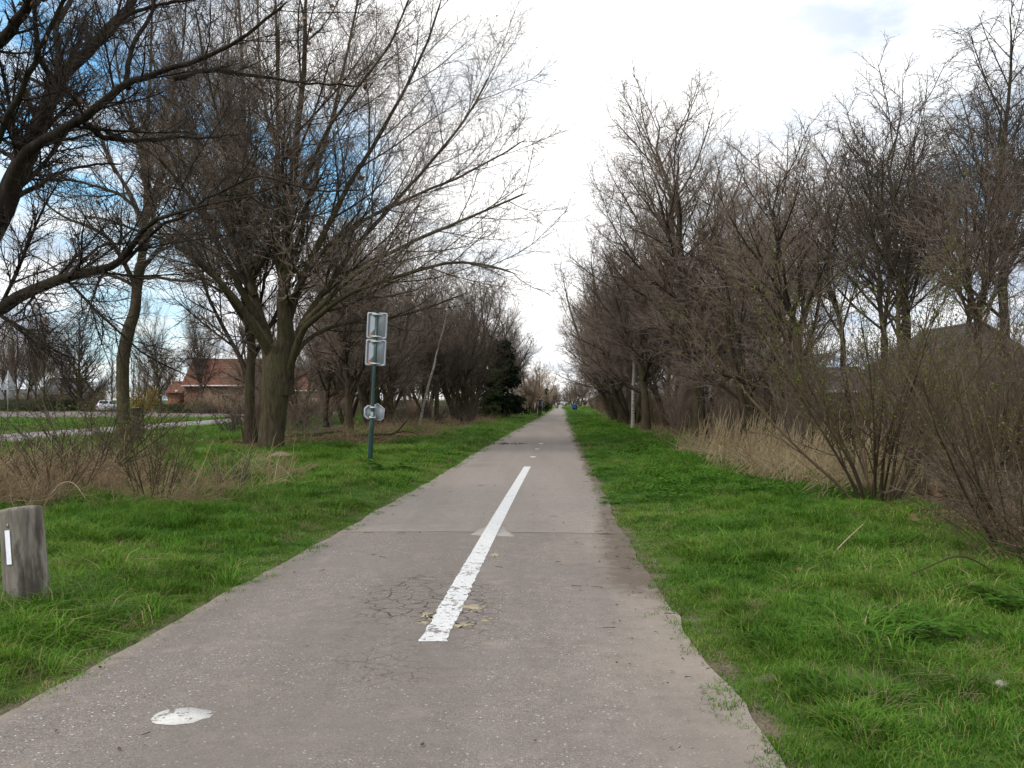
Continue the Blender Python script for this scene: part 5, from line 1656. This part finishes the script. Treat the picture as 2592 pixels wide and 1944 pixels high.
br_ = [(0.15, 0.10), (0.14, 0.095), (0.16, 0.105), (0.13, 0.08), 0.055, (0.078, 0.095), (0.06, 0.075), 0.085, 0.055, 0.038, 0.032, 0.085, 0.055, 0.038, 0.032, 0.055, 0.042, 0.030, 0.028, 0.055, 0.042, 0.030, 0.028]
# fingers and thumbs
for s_, wi in ((-1, 18), (1, 22)):
    w0 = np.array(bv[wi])
    for f_, (dx, dy, ln) in enumerate(((0.0, 0.030, 0.075), (0.0, 0.010, 0.085), (0.0, -0.010, 0.080), (0.0, -0.028, 0.062), (-0.02 * s_, 0.040, 0.05))):
        i0 = len(bv)
        bv += [tuple(w0 + (dx, dy, -0.03)), tuple(w0 + (dx - 0.008 * s_, dy + 0.012, -0.03 - ln))]
        be += [(wi, i0), (i0, i0 + 1)]
        br_ += [0.010, 0.008]
skin_chain('body', bv, be, br_, M_SKIN, per)
jv = [(0, 0, 0.93), (0, 0, 1.12), (0, 0.01, 1.30), (0, 0.0, 1.47), (-0.175, 0, 1.435), (-0.265, -0.04, 1.18), (-0.272, 0.05, 0.955), (0.175, 0, 1.435), (0.265, -0.03, 1.18), (0.277, 0.08, 0.965), (0, 0.005, 1.54)]
skin_chain('jacket', jv, [(0, 1), (1, 2), (2, 3), (3, 4), (4, 5), (5, 6), (3, 7), (7, 8), (8, 9), (3, 10)],
           [(0.18, 0.125), (0.172, 0.12), (0.19, 0.13), (0.155, 0.10), 0.075, 0.062, 0.048, 0.075, 0.062, 0.048, 0.07], M_JACK, per)
tv = [(0, 0, 0.97), (-0.095, 0, 0.90), (-0.088, 0.10, 0.50), (-0.077, 0.05, 0.09), (0.095, 0, 0.90), (0.078, -0.04, 0.50), (0.062, -0.155, 0.11)]
skin_chain('trousers', tv, [(0, 1), (1, 2), (2, 3), (0, 4), (4, 5), (5, 6)], [(0.165, 0.115), 0.11, 0.078, 0.062, 0.11, 0.078, 0.062], M_TROU, per)
for x_, y_, z_ in ((-0.075, 0.05, 0.045), (0.06, -0.15, 0.055)):
    skin_chain('shoe', [(x_, y_ - 0.05, z_), (x_, y_ + 0.05, z_), (x_, y_ + 0.16, z_ - 0.01)], [(0, 1), (1, 2)], [(0.045, 0.05), (0.048, 0.045), (0.04, 0.03)], M_SHOE, per)
skin_chain('hair', [(0, 0.005, 1.60), (0, 0.0, 1.69), (0, 0.02, 1.765)], [(0, 1), (1, 2)], [(0.072, 0.07), (0.092, 0.098), (0.06, 0.07)], M_HAIR, per)
for s_ in (-1, 1):
    mb = MB()
    mb.tube([(s_ * 0.175, -0.085, 1.36), (s_ * 0.185, -0.10, 1.2), (s_ * 0.175, -0.095, 1.05), (s_ * 0.172, -0.09, 0.95)], [0.020, 0.034, 0.034, 0.026], 6)
    ob('side_stripe', mb.mesh('side_stripe', M_STRIPE, True), per)

# ------------------------------------------------------------------ houses
M_BRICK = simple('brick_red', (0.145, 0.065, 0.046), 0.85, 0, 0.35, 3)
M_BRICKO = simple('brick_orange', (0.25, 0.105, 0.062), 0.85, 0, 0.25, 3)
m_tile, t, b, o = material('roof_tile_red')
n1 = t.noise(t.objco(), 1.1, 6, 0.65)
n2 = t.noise(t.scalev(t.objco(), (5, 1, 5)), 1.0, 4)
cc = t.mix(t.maprange(n2, 0.3, 0.7), (0.125, 0.048, 0.032), (0.225, 0.088, 0.050))
t.put(b.inputs['Base Color'], t.mix(t.math('MULTIPLY', t.maprange(n1, 0.5, 0.7), 0.6), cc, (0.13, 0.085, 0.05)))
b.inputs['Roughness'].default_value = 0.85
m_gdark = simple('roof_tile_dark', (0.060, 0.055, 0.055), 0.85, 0, 0.3, 2)
m_gtile = simple('roof_tile_grey', (0.115, 0.110, 0.115), 0.8, 0, 0.25, 2)
M_WFRAME = simple('white_frame', (0.72, 0.71, 0.68), 0.5)
M_GLASS = simple('window_glass', (0.03, 0.035, 0.04), 0.08)
M_GUT = simple('gutter_white', (0.66, 0.65, 0.63), 0.5)
M_GREYW = simple('wall_grey', (0.27, 0.265, 0.265), 0.9, 0, 0.15, 2)
M_BRICKD = simple('brick_brown', (0.13, 0.085, 0.065), 0.9, 0, 0.3, 3)

def house(name, label, x0, x1, y0, dep, eave, ridge, wallm, roofm, windows=(), courses=13, chim=(), gut=True, cat='house'):
    """gabled house, ridge along x; front wall on y0"""
    cx_ = (x0 + x1) / 2
    root = thing(name, label, cat, (cx_, y0, 0))
    L = x1 - x0
    mb = MB()
    th = 0.25
    mb.box((0, th / 2, eave / 2), (L, th, eave))
    mb.box((0, dep - th / 2, eave / 2), (L, th, eave))
    for s_ in (-1, 1):
        mb.prism([(s_ * (L / 2 - th / 2), th + 0.003, 0), (s_ * (L / 2 - th / 2), dep - th - 0.003, 0), (s_ * (L / 2 - th / 2), dep - th - 0.003, eave), (s_ * (L / 2 - th / 2), dep / 2, ridge - 0.08), (s_ * (L / 2 - th / 2), th + 0.003, eave)], (-th / 2, 0, 0), (th / 2, 0, 0))
    ob('wall', mb.mesh('wall', wallm), root)
    mb = MB()
    ov = 0.35
    run, rise = dep / 2 + ov, ridge - eave
    sl = rise / (dep / 2)
    for s_ in (0, 1):
        for c_ in range(courses):
            a0, a1 = c_ / courses, (c_ + 1) / courses
            ya, yb = -ov + run * a0, -ov + run * a1
            za, zb = eave - ov * sl + run * sl * a0 + 0.09, eave - ov * sl + run * sl * a1 + 0.04
            if s_:
                ya, yb = dep - ya, dep - yb
            h_ = L / 2 + 0.25
            nseg = max(2, int(L / 1.2))
            X_ = np.linspace(-h_, h_, nseg + 1)
            wob_ = 0.012 * np.random.default_rng(c_ + 50 * s_).normal(0, 1, nseg + 1)
            V = np.concatenate([np.c_[X_, np.full(nseg + 1, ya), za + wob_], np.c_[X_, np.full(nseg + 1, yb), np.full(nseg + 1, zb)], np.c_[X_, np.full(nseg + 1, ya), np.full(nseg + 1, za - 0.075)], np.c_[X_, np.full(nseg + 1, yb), np.full(nseg + 1, zb - 0.06)]])
            m_ = nseg + 1
            Q = []
            for i in range(nseg):
                Q += [(i, i + 1, m_ + i + 1, m_ + i), (2 * m_ + i, 2 * m_ + i + 1, i + 1, i), (2 * m_ + i, 3 * m_ + i, 3 * m_ + i + 1, 2 * m_ + i + 1)]
            Q += [(0, m_, 3 * m_, 2 * m_), (m_ - 1, 2 * m_ - 1, 4 * m_ - 1, 3 * m_ - 1)]
            mb.add(V, Q)
    mb.tube([(-L / 2 - 0.26, dep / 2, ridge + 0.06), (L / 2 + 0.26, dep / 2, ridge + 0.06)], [0.12, 0.12], 8)
    rf = ob('roof', mb.mesh('roof', roofm), root)
    for (xc, w_, h_) in chim:
        mb = MB().box((xc, dep / 2, ridge + h_ / 2 - 0.2), (w_, w_, h_ + 0.4)).box((xc, dep / 2, ridge + h_ + 0.04), (w_ + 0.1, w_ + 0.1, 0.08))
        ob('chimney', mb.mesh('chimney', M_BRICKD), rf)
    if gut:
        mb = MB()
        mb.box((0, -ov - 0.06, eave - ov * sl + 0.0), (L + 0.4, 0.14, 0.15))
        ob('gutter', mb.mesh('gutter', M_GUT), root)
    for (xw, zw, ww, hw) in windows:
        mb = MB()
        ft = 0.07
        mb.box((xw, -0.03, zw + hw / 2 - ft / 2), (ww, 0.07, ft)).box((xw, -0.03, zw - hw / 2 + ft / 2), (ww, 0.07, ft))
        for s_ in (-1, 0, 1):
            mb.box((xw + s_ * (ww / 2 - ft / 2), -0.03, zw), (ft if s_ else 0.05, 0.068, hw - 2 * ft))
        mb.box((xw, -0.028, zw), (ww - 2 * ft, 0.05, 0.04))
        f_ = ob('window', mb.mesh('window', M_WFRAME), root)
        mb = MB().box((xw, -0.006, zw), (ww - 0.1, 0.008, hw - 0.1))
        ob('pane', mb.mesh('pane', M_GLASS), f_)
    return root
Yh = 112.0
h1 = house('brick_house', 'low brick house with a red tiled roof and white gutter left of the big oak', farX(466, Yh), farX(705, Yh), Yh, 7.5, 3.35, 6.15, M_BRICK, m_tile, [(-0.6, 1.5, 1.1, 1.2), (2.6, 1.5, 1.1, 1.2)], 14, ((3.1, 0.42, 0.45),))
an = house('brick_shed', 'small orange brick lean-to at the left end of the red-roofed house', farX(428, Yh + 2), farX(462, Yh + 2), Yh + 1.5, 5.0, 2.4, 3.5, M_BRICKO, m_tile, [], 7, (), False, 'shed')
mb = MB().tube([(0.35, -0.02, 2.55), (0.35, -0.20, 2.55)], [0.03, 0.03], 6).box((0.35, -0.27, 2.5), (0.28, 0.18, 0.30))
ob('wall_lamp', mb.mesh('wall_lamp', simple('lamp_white', (0.7, 0.7, 0.7), 0.4)), an)
Yk = 128.0
house('brick_house', 'long brick house with small white windows seen between the oak and the signpost', farX(712, Yk), farX(872, Yk), Yk, 8.0, 2.9, 5.6, M_BRICK, m_tile, [(farX(741.5, Yk) - farX(792, Yk), 1.28, 0.78, 0.85), (farX(768, Yk) - farX(792, Yk), 1.28, 0.62, 0.85), (farX(792, Yk) - farX(792, Yk), 1.28, 0.95, 0.85)], 14)
Yb = 150.0
house('barn', 'long low grey barn behind the far left trees', farX(-60, Yb), farX(130, Yb), Yb, 9, 1.6, 3.0, M_GREYW, m_gtile, [], 8, (), False, 'barn')
house('barn', 'dark gabled barn partly hidden by the dense pointed tree', farX(95, 142), farX(175, 142), 142, 9, 2.4, 4.6, M_GREYW, m_gtile, [(0.5, 1.3, 1.0, 0.7)], 9, (), False, 'barn')
# the house behind the right-hand wood
M_GABLE = simple('wall_grey_brown', (0.115, 0.098, 0.085), 0.9, 0, 0.25, 2)
hr = house('house', 'grey-roofed house half hidden behind the trees at the right edge', -4.0, 4.0, 0, 9.0, 2.7, 5.6, M_GABLE, m_gdark, [(-2.4, 1.6, 1.2, 1.2), (2.4, 1.6, 1.2, 1.2)], 16)
hr.location = (29.8, 57.0, 0)
hr.rotation_euler = (0, 0, R(90))
h3 = house('outbuilding', 'low outbuilding with a pale door left of the grey-roofed house', 14.5, 19.4, 54.0, 5, 2.1, 3.2, M_BRICKD, m_gtile, [(1.2, 1.25, 1.3, 1.5), (-1.6, 1.4, 0.8, 0.8)], 9, (), True, 'outbuilding')

# ------------------------------------------------------------------ cars
def car(name, label, x, y, rz, paint):
    root = thing(name, label, 'car', (x, y, 0.02), rz)
    M_P = simple('car_paint_' + name, paint, 0.25, 0.1)
    M_T = simple('tyre_rubber', (0.012, 0.012, 0.012), 0.8)
    M_G = simple('car_glass', (0.02, 0.024, 0.028), 0.06)
    M_R = simple('lamp_red', (0.5, 0.02, 0.015), 0.25)
    M_H = simple('hub_silver', (0.5, 0.5, 0.5), 0.35, 0.8)
    # lower body: cross sections along y (rear at -y)
    def loft(secs):
        V, Q, T = [], [], []
        k_ = len(secs[0])
        for s_ in secs:
            V += s_
        for i in range(len(secs) - 1):
            for a_ in range(k_):
                b_ = (a_ + 1) % k_
                Q.append((i * k_ + a_, i * k_ + b_, (i + 1) * k_ + b_, (i + 1) * k_ + a_))
        for i0 in (0, (len(secs) - 1) * k_):
            for a_ in range(1, k_ - 1):
                T.append((i0, i0 + a_ + 1, i0 + a_) if i0 == 0 else (i0, i0 + a_, i0 + a_ + 1))
        return V, Q, T
    def sec(y_, w_, z0, z1, r_=0.12):
        return [(-w_ + r_, y_, z0), (w_ - r_, y_, z0), (w_, y_, z0 + r_), (w_, y_, z1 - r_), (w_ - r_, y_, z1), (-w_ + r_, y_, z1), (-w_, y_, z1 - r_), (-w_, y_, z0 + r_)]
    mb = MB().add(*loft([sec(-2.0, .72, .38, .82), sec(-1.92, .82, .28, .92), sec(-1.2, .86, .22, .95), sec(0, .87, .2, .95), sec(1.0, .86, .2, .92), sec(1.7, .82, .24, .80), sec(2.0, .70, .34, .68)]))
    ob('body', mb.mesh('body', M_P, False), root)
    mb = MB().add(*loft([sec(-1.85, .66, .93, .97, .015), sec(-1.45, .60, .93, 1.40, .1), sec(-0.6, .60, .93, 1.46, .1), sec(0.15, .58, .93, 1.42, .1), sec(0.95, .66, .92, .95, .01)]))
    ob('cabin', mb.mesh('cabin', M_P, False), root)
    for pts in ([(-.50, -1.80, 1.03), (.50, -1.80, 1.03), (.46, -1.52, 1.33), (-.46, -1.52, 1.33)], [(-.50, .86, 1.02), (-.44, .28, 1.36), (.44, .28, 1.36), (.50, .86, 1.02)]):
        mb = MB().prism(pts, (0, -0.03, 0.02), (0, 0.03, 0.03))
        ob('window', mb.mesh('window', M_G), root)
    for s_ in (-1, 1):
        mb = MB().prism([(s_ * .66, -1.2, 1.0), (s_ * .66, .55, 1.0), (s_ * .605, .1, 1.34), (s_ * .605, -1.2, 1.36)], (-0.012 * s_, 0, 0), (0.012 * s_, 0, 0))
        ob('window', mb.mesh('window', M_G), root)
        mb = MB().box((s_ * .66, -1.97, .74), (.20, .10, .16))
        ob('tail_lamp', mb.mesh('tail_lamp', M_R), root)
        for yy_ in (-1.25, 1.25):
            mb = MB().tube([(s_ * .68, yy_, .31), (s_ * .70, yy_, .31), (s_ * .86, yy_, .31), (s_ * .88, yy_, .31)], [.26, .31, .31, .27], 18)
            w_ = ob('wheel', mb.mesh('wheel', M_T, False), root)
            mb = MB().tube([(s_ * .875, yy_, .31), (s_ * .89, yy_, .31)], [.18, .16], 14)
            ob('rim', mb.mesh('rim', M_H), w_)
    mb = MB().box((0, -2.0, .56), (.5, .03, .11))
    ob('number_plate', mb.mesh('number_plate', simple('plate_yellow', (0.65, 0.45, 0.05), 0.5)), root)
    return root
car('parked_car', 'silver car with red tail lamps parked beyond the ploughed field', farX(272, 118.8), 118.8, R(8), (0.50, 0.52, 0.54))
car('parked_car', 'tiny white car at the far end of the path', farX(1420, 300), 300, R(80), (0.75, 0.75, 0.75))

# ------------------------------------------------------------------ small signs
M_STEEL = simple('galvanised_post', (0.36, 0.36, 0.36), 0.45, 0.5, 0.1, 6)
M_SIGNW = simple('sign_white', (0.72, 0.72, 0.72), 0.5)
M_SIGNG = simple('sign_back', (0.40, 0.42, 0.45), 0.5, 0.1)
M_BLUE = simple('sign_blue', (0.006, 0.050, 0.30), 0.4, 0, 0.1, 8)
Yt = 60.0
tz = lambda v, Y: CAM_H + (1012 - v) / FPX * Y
tr = thing('warning_sign', 'back of a triangular road sign on a thin post at the left edge', 'road sign', (farX(20, Yt), Yt, 0.0))
mb = MB().tube([(0, 0, -0.1), (0, 0, tz(938, Yt))], [0.03, 0.03], 8)
ob('post', mb.mesh('post', M_STEEL), tr)
z0, z1 = tz(987, Yt), tz(943, Yt)
tri = [(-0.44, 0, z0 + .03), (-0.40, 0, z0), (0.40, 0, z0), (0.44, 0, z0 + .03), (0.04, 0, z1), (-0.04, 0, z1)]
mb = MB().prism(tri, (0, 0.036, 0), (0, 0.042, 0))
pl = ob('plate', mb.mesh('plate', M_SIGNG), tr)
cen = np.array((0, 0, (2 * z0 + z1) / 3))
mb = MB()
ring_prism(mb, np.array(tri), (np.array(tri) - cen) * 0.9 + cen, 0.018, 0.0355)
ob('rim', mb.mesh('rim', M_RIM), pl)
for zc in (z0 + .15, z0 + .55):
    mb = MB().box((0, 0.0, zc), (0.16, 0.075, 0.04))
    ob('clamp', mb.mesh('clamp', M_CLAMP), tr)

Yb = 92.0
bs = thing('blue_board', 'small blue board on short legs at the right edge of the path', 'board', (farX(1455, Yb), Yb, float(gz(farX(1455, Yb), Yb))))
mb = MB().prism([(p_[0], 0, p_[2] + 0.80) for p_ in rounded_rect(0.46, 0.50, 0.03)], (0, -0.012, 0), (0, 0.012, 0))
ob('panel', mb.mesh('panel', M_BLUE), bs)
for s_ in (-0.14, 0.14):
    mb = MB().box((s_, 0.035, 0.52), (0.045, 0.045, 1.1))
    ob('leg', mb.mesh('leg', M_STEEL), bs)
mb = MB()
ring_prism(mb, rounded_rect(0.12, 0.12, 0.05) + (0, 0, 0.80), rounded_rect(0.07, 0.07, 0.03) + (0, 0, 0.80), -0.016, -0.0125)
ob('emblem', mb.mesh('emblem', simple('emblem_pale', (0.16, 0.28, 0.55), 0.5)), bs)

Yf = 210.0
for (u, v, rad, lab, tri_) in ((1407, 1023.0, 0.24, 'tiny round white sign left of the far end of the path', False), (1429, 1021.5, 0.32, 'tiny pale triangular sign right of the far end of the path', True)):
    z_ = tz(v, Yf)
    s_ = thing('far_sign', lab, 'road sign', (farX(u, Yf), Yf, 0))
    mb = MB().tube([(0, 0, -0.1), (0, 0, z_)], [0.03, 0.03], 6)
    ob('post', mb.mesh('post', M_STEEL), s_)
    kk = 3 if tri_ else 16
    mb = MB().prism([(rad * math.cos(PI / 2 + i * 2 * PI / kk), 0, z_ + rad * math.sin(PI / 2 + i * 2 * PI / kk)) for i in range(kk)], (0, -0.05, 0), (0, -0.035, 0))
    ob('plate', mb.mesh('plate', M_SIGNW), s_)

# little rail frame in the verge before the walker
Yr = 88.0
fr = thing('rail_frame', 'small frame of two pale posts and a dark rail right of the dark conifer', 'fence', (farX(1316, Yr), Yr, 0))
for s_ in (-0.13, 0.13):
    mb = MB().box((s_, 0, 0.42), (0.045, 0.045, 1.0))
    ob('post', mb.mesh('post', simple('pale_timber', (0.42, 0.36, 0.30), 0.8)), fr)
for z_ in (0.45, 0.78):
    mb = MB().box((0, -0.036, z_), (0.34, 0.022, 0.10))
    ob('rail', mb.mesh('rail', simple('dark_timber', (0.06, 0.05, 0.045), 0.8)), fr)

# ------------------------------------------------------------------ stump, fallen wood, mounds and small things
M_CUT = simple('cut_wood', (0.42, 0.28, 0.18), 0.8, 0, 0.25, 14)
st_ = np.array((farX(348, 30.5), 30.5, 0))
s0 = thing('tree_stump', 'tall sawn tree stump behind the thorny bush on the left', 'stump', st_)
hh = np.linspace(-0.1, 1.25, 9)
p = np.stack([0.03 * np.sin(hh * 3), 0 * hh, hh], -1)[None]
V, Q, T = tubes(p, flare(p, np.full((1, 9), 0.19), 0.4, 0.3), 16, False)
V = bumpy(V, None, 0.06)
ob('bark', mesh_np('bark', V, Q, None, M_BARK2, True), s0)
top = V[-16:] + np.array((0, 0, -0.004))
c = top.mean(0)
ob('cut_face', mesh_np('cut_face', np.concatenate([top, [c + (0, 0, 0.03)]]), None, [(i, (i + 1) % 16, 16) for i in range(16)], M_CUT), s0)

def log(name, label, pts, r0, r1, mat, cat, group=None, kids=()):
    pts = np.asarray(pts, float)
    root = thing(name, label, cat, pts[0], 0, group)
    q = catmull(pts, 18) - pts[0]
    V, Q, T = tubes(q[None], np.linspace(r0, r1, 18)[None], 7, True)
    V = bumpy(V, None, r0 * 0.4)
    ob('stem', mesh_np('stem', V, Q, T, mat, True), root)
    for kp, ra in kids:
        q = catmull(np.asarray(kp), 10) - pts[0]
        V, Q, T = tubes(q[None], np.linspace(ra, ra * .3, 10)[None], 5, True)
        ob('side_shoot', mesh_np('side_shoot', V, Q, T, mat, True), root)
    return root
def g3d(u, v, z): q = G(u, v); return (q[0], q[1], z)
Dl = 37.0
log('fallen_branch', 'fallen mossy branch lying on the brown litter right of the signpost', [P(865, 1107, 36.5) * (1, 1, 0) + (0, 0, .12), P(945, 1100, 36) * (1, 1, 0) + (0, 0, .25), P(1000, 1085, 36) * (1, 1, 0) + (0, 0, .30), P(1040, 1060, 36) * (1, 1, 0) + (0, 0, .95)], 0.07, 0.02, M_BARK, 'branch', None,
    [([P(1000, 1085, 36) * (1, 1, 0) + (0, 0, .30), P(1030, 1088, 36) * (1, 1, 0) + (0, 0, .34), P(1065, 1090, 36) * (1, 1, 0) + (0, 0, .22)], 0.03)])
log('fallen_branch', 'dark fallen branch lying at the foot of the stout tree behind the signpost', [P(790, 1105, 40) * (1, 1, 0) + (0, 0, .10), P(850, 1100, 40) * (1, 1, 0) + (0, 0, .22), P(905, 1098, 40) * (1, 1, 0) + (0, 0, .15)], 0.08, 0.03, M_BARK2, 'branch')
log('fallen_branch', 'dark fallen branch lying low left of the signpost under the oak', [P(715, 1110, 37) * (1, 1, 0) + (0, 0, .06), P(770, 1108, 37.5) * (1, 1, 0) + (0, 0, .18), P(830, 1112, 38) * (1, 1, 0) + (0, 0, .1)], 0.06, 0.02, M_BARK2, 'branch')
log('dry_stick', 'long arched dry stem lying over the grass at the right', [g3d(2545, 1500, 0.10), g3d(2440, 1500, 0.28), g3d(2340, 1505, 0.20), g3d(2240, 1515, 0.09), g3d(2185, 1502, 0.05)], 0.007, 0.003, M_STEM, 'stem')
log('dry_stick', 'straight pale stick leaning in the grass below the budding shrub', [g3d(2090, 1434, 0.03), g3d(2130, 1420, 0.15), g3d(2190, 1400, 0.30)], 0.008, 0.003, simple('dry_stick', (0.42, 0.33, 0.22), 0.8), 'stem')
log('dry_stick', 'pale arched dry stem in the dry grass right of the wooden post', [g3d(125, 1300, 0.22), g3d(150, 1290, 0.34), g3d(185, 1290, 0.36), g3d(222, 1300, 0.16)], 0.010, 0.005, simple('dry_stick', (0.42, 0.33, 0.22), 0.8), 'stem')

M_SOILM = simple('mound_soil', (0.20, 0.145, 0.095), 0.95, 0, 0.35, 9)
for (u, v, w_, h_, lab) in ((712, 1163, 0.42, 0.16, 'small sandy soil mound at the foot of the big oak'), (655, 1172, 0.30, 0.09, 'flat brown soil patch left of the sandy mound by the oak')):
    q = G(u, v)
    n_ = 26
    gx_, gy_ = np.meshgrid(np.linspace(-1, 1, n_), np.linspace(-1, 1, n_))
    r_ = np.sqrt(gx_ ** 2 + gy_ ** 2)
    z_ = h_ * np.clip(1 - r_, 0, 1) ** 0.8 * (0.6 + 0.9 * fbm(gx_ * 3 + u, gy_ * 3, 71)) - 0.02
    ii = np.arange(n_ * n_).reshape(n_, n_)
    o = ob('soil_mound', mesh_np('soil_mound', np.stack([gx_ * w_, gy_ * w_, z_], -1), np.stack([ii[:-1, :-1], ii[:-1, 1:], ii[1:, 1:], ii[1:, :-1]], -1).reshape(-1, 4), None, M_SOILM, True), None, (q[0], q[1], float(gz(q[0], q[1]))), None, lab, 'mound')

def stone(label, u, v, r_, mat, seed):
    rs = np.random.default_rng(seed)
    q = G(u, v)
    th, ph = np.meshgrid(np.linspace(0, PI, 7), np.linspace(0, 2 * PI, 10, endpoint=False), indexing='ij')
    rr_ = 1 + rs.normal(0, 0.09, th.shape)
    V = np.stack([rr_ * np.sin(th) * np.cos(ph), rr_ * np.sin(th) * np.sin(ph) * 0.8, rr_ * np.cos(th) * 0.6], -1) * r_
    ii = np.arange(70).reshape(7, 10)
    jn_ = np.roll(ii, -1, 1)
    Q = np.stack([ii[:-1], jn_[:-1], jn_[1:], ii[1:]], -1).reshape(-1, 4)
    return ob('stone', mesh_np('stone', V, Q, None, mat, True), None, (q[0], q[1], float(gz(q[0], q[1])) + r_ * 0.3), (0, 0, seed), label, 'stone')
M_ST = simple('stone_pale', (0.40, 0.37, 0.33), 0.85, 0, 0.2, 30)
M_STB = simple('stone_rust', (0.36, 0.20, 0.12), 0.85, 0, 0.2, 30)
stone('pale stone half buried in the worn grass at the lower right', 2150, 1822, 0.05, M_ST, 1)
stone('round pale stone in the grass near the right edge', 2536, 1775, 0.035, M_ST, 2)
stone('rust brown stone lying in the right verge', 2025, 1463, 0.045, M_STB, 3)
stone('pale bit of litter stone in the grass left of the oak', 505, 1150, 0.16, M_ST, 4)

# twigs, chips and dead leaves dropped on the path
rd = np.random.default_rng(15)
n = 260
y = 4.2 + 18 * rd.random(n) ** 1.6
f = rd.random(n)
x = np.where(f < 0.62, path_r(y) - np.abs(rd.normal(0, 0.28, n)), path_l(y) + rd.random(n) * (path_r(y) - path_l(y)))
sx_ = (x - path_l(y)) / (path_r(y) - path_l(y))
zc = 0.010 + 0.012 * (1 - (2 * np.clip(sx_, 0, 1) - 1) ** 2)
V, Q, tint = cards(rd, np.stack([x, y, zc + 0.006], -1), 0.034, 0.5)
V = V.reshape(-1, 4, 3)
V[..., 2] = (V[..., 2] - V[..., 2].mean(1, keepdims=True)) * 0.3 + V[..., 2].mean(1, keepdims=True)
ob('path_litter', mesh_np('path_litter', V.reshape(-1, 3), Q, None, M_DEAD, False, {'tint': tint}), kind='stuff')
n = 34
y = 4.3 + 14 * rd.random(n) ** 1.5
x = np.where(rd.random(n) < 0.6, path_r(y) - np.abs(rd.normal(0.15, 0.3, n)), path_l(y) + rd.random(n) * 3)
d = unit(np.c_[rd.normal(0, 1, (n, 2)), np.zeros(n)])
pts, rad = grow(rd, np.c_[x, y, np.full(n, 0.022)], d, rd.uniform(0.03, 0.14, n), np.full(n, 0.0028), np.full(n, 0.0016), 5, 0.2, np.zeros(3))
pts[..., 2] = 0.024
ob('fallen_twigs', mesh_np('fallen_twigs', *tubes(pts, rad, 4, True), M_TWIGD, True), kind='stuff')

NTH = ['leftmost', 'second from the left', 'third from the left', 'fourth from the left', 'fifth from the left', 'sixth from the left', 'seventh from the left', 'eighth from the left', 'ninth from the left', 'tenth from the left', 'eleventh from the left', 'twelfth from the left', 'thirteenth from the left', 'fourteenth from the left']
DESC = {gs: 'slender clear-stemmed bare trees in the right-hand wood', g2: 'bare brown trees between leaning birch and dark conifer', g3: 'bare scrubby trees far behind the signpost', g4: 'bare trees in the receding row right of the path',
        g5: 'bare trees behind the first row on the right', g6: 'tall bare trees beyond the ploughed field', g7: 'slim far poplars on the left horizon',
        g8: 'hazy bare trees far behind the houses', g9: 'small bushy trees at the vanishing end of the path'}
for g_, d_ in DESC.items():
    mem = sorted([o for o in S.objects if o.parent is None and o.get('group') == g_], key=lambda o: o.location.x / o.location.y)
    for i_, o in enumerate(mem):
        o['label'] = ('rightmost' if i_ == len(mem) - 1 else NTH[i_]) + ' of the ' + d_

tot = 0
for o in S.objects:
    if o.type == 'MESH':
        o.data['_n'] = 1
for me in bpy.data.meshes:
    tot += sum(1 for _ in ()) if False else (len(me.loops) - 2 * len(me.polygons))
    if '_n' in me:
        del me['_n']
print('unique triangles', tot, 'objects', len(S.objects))
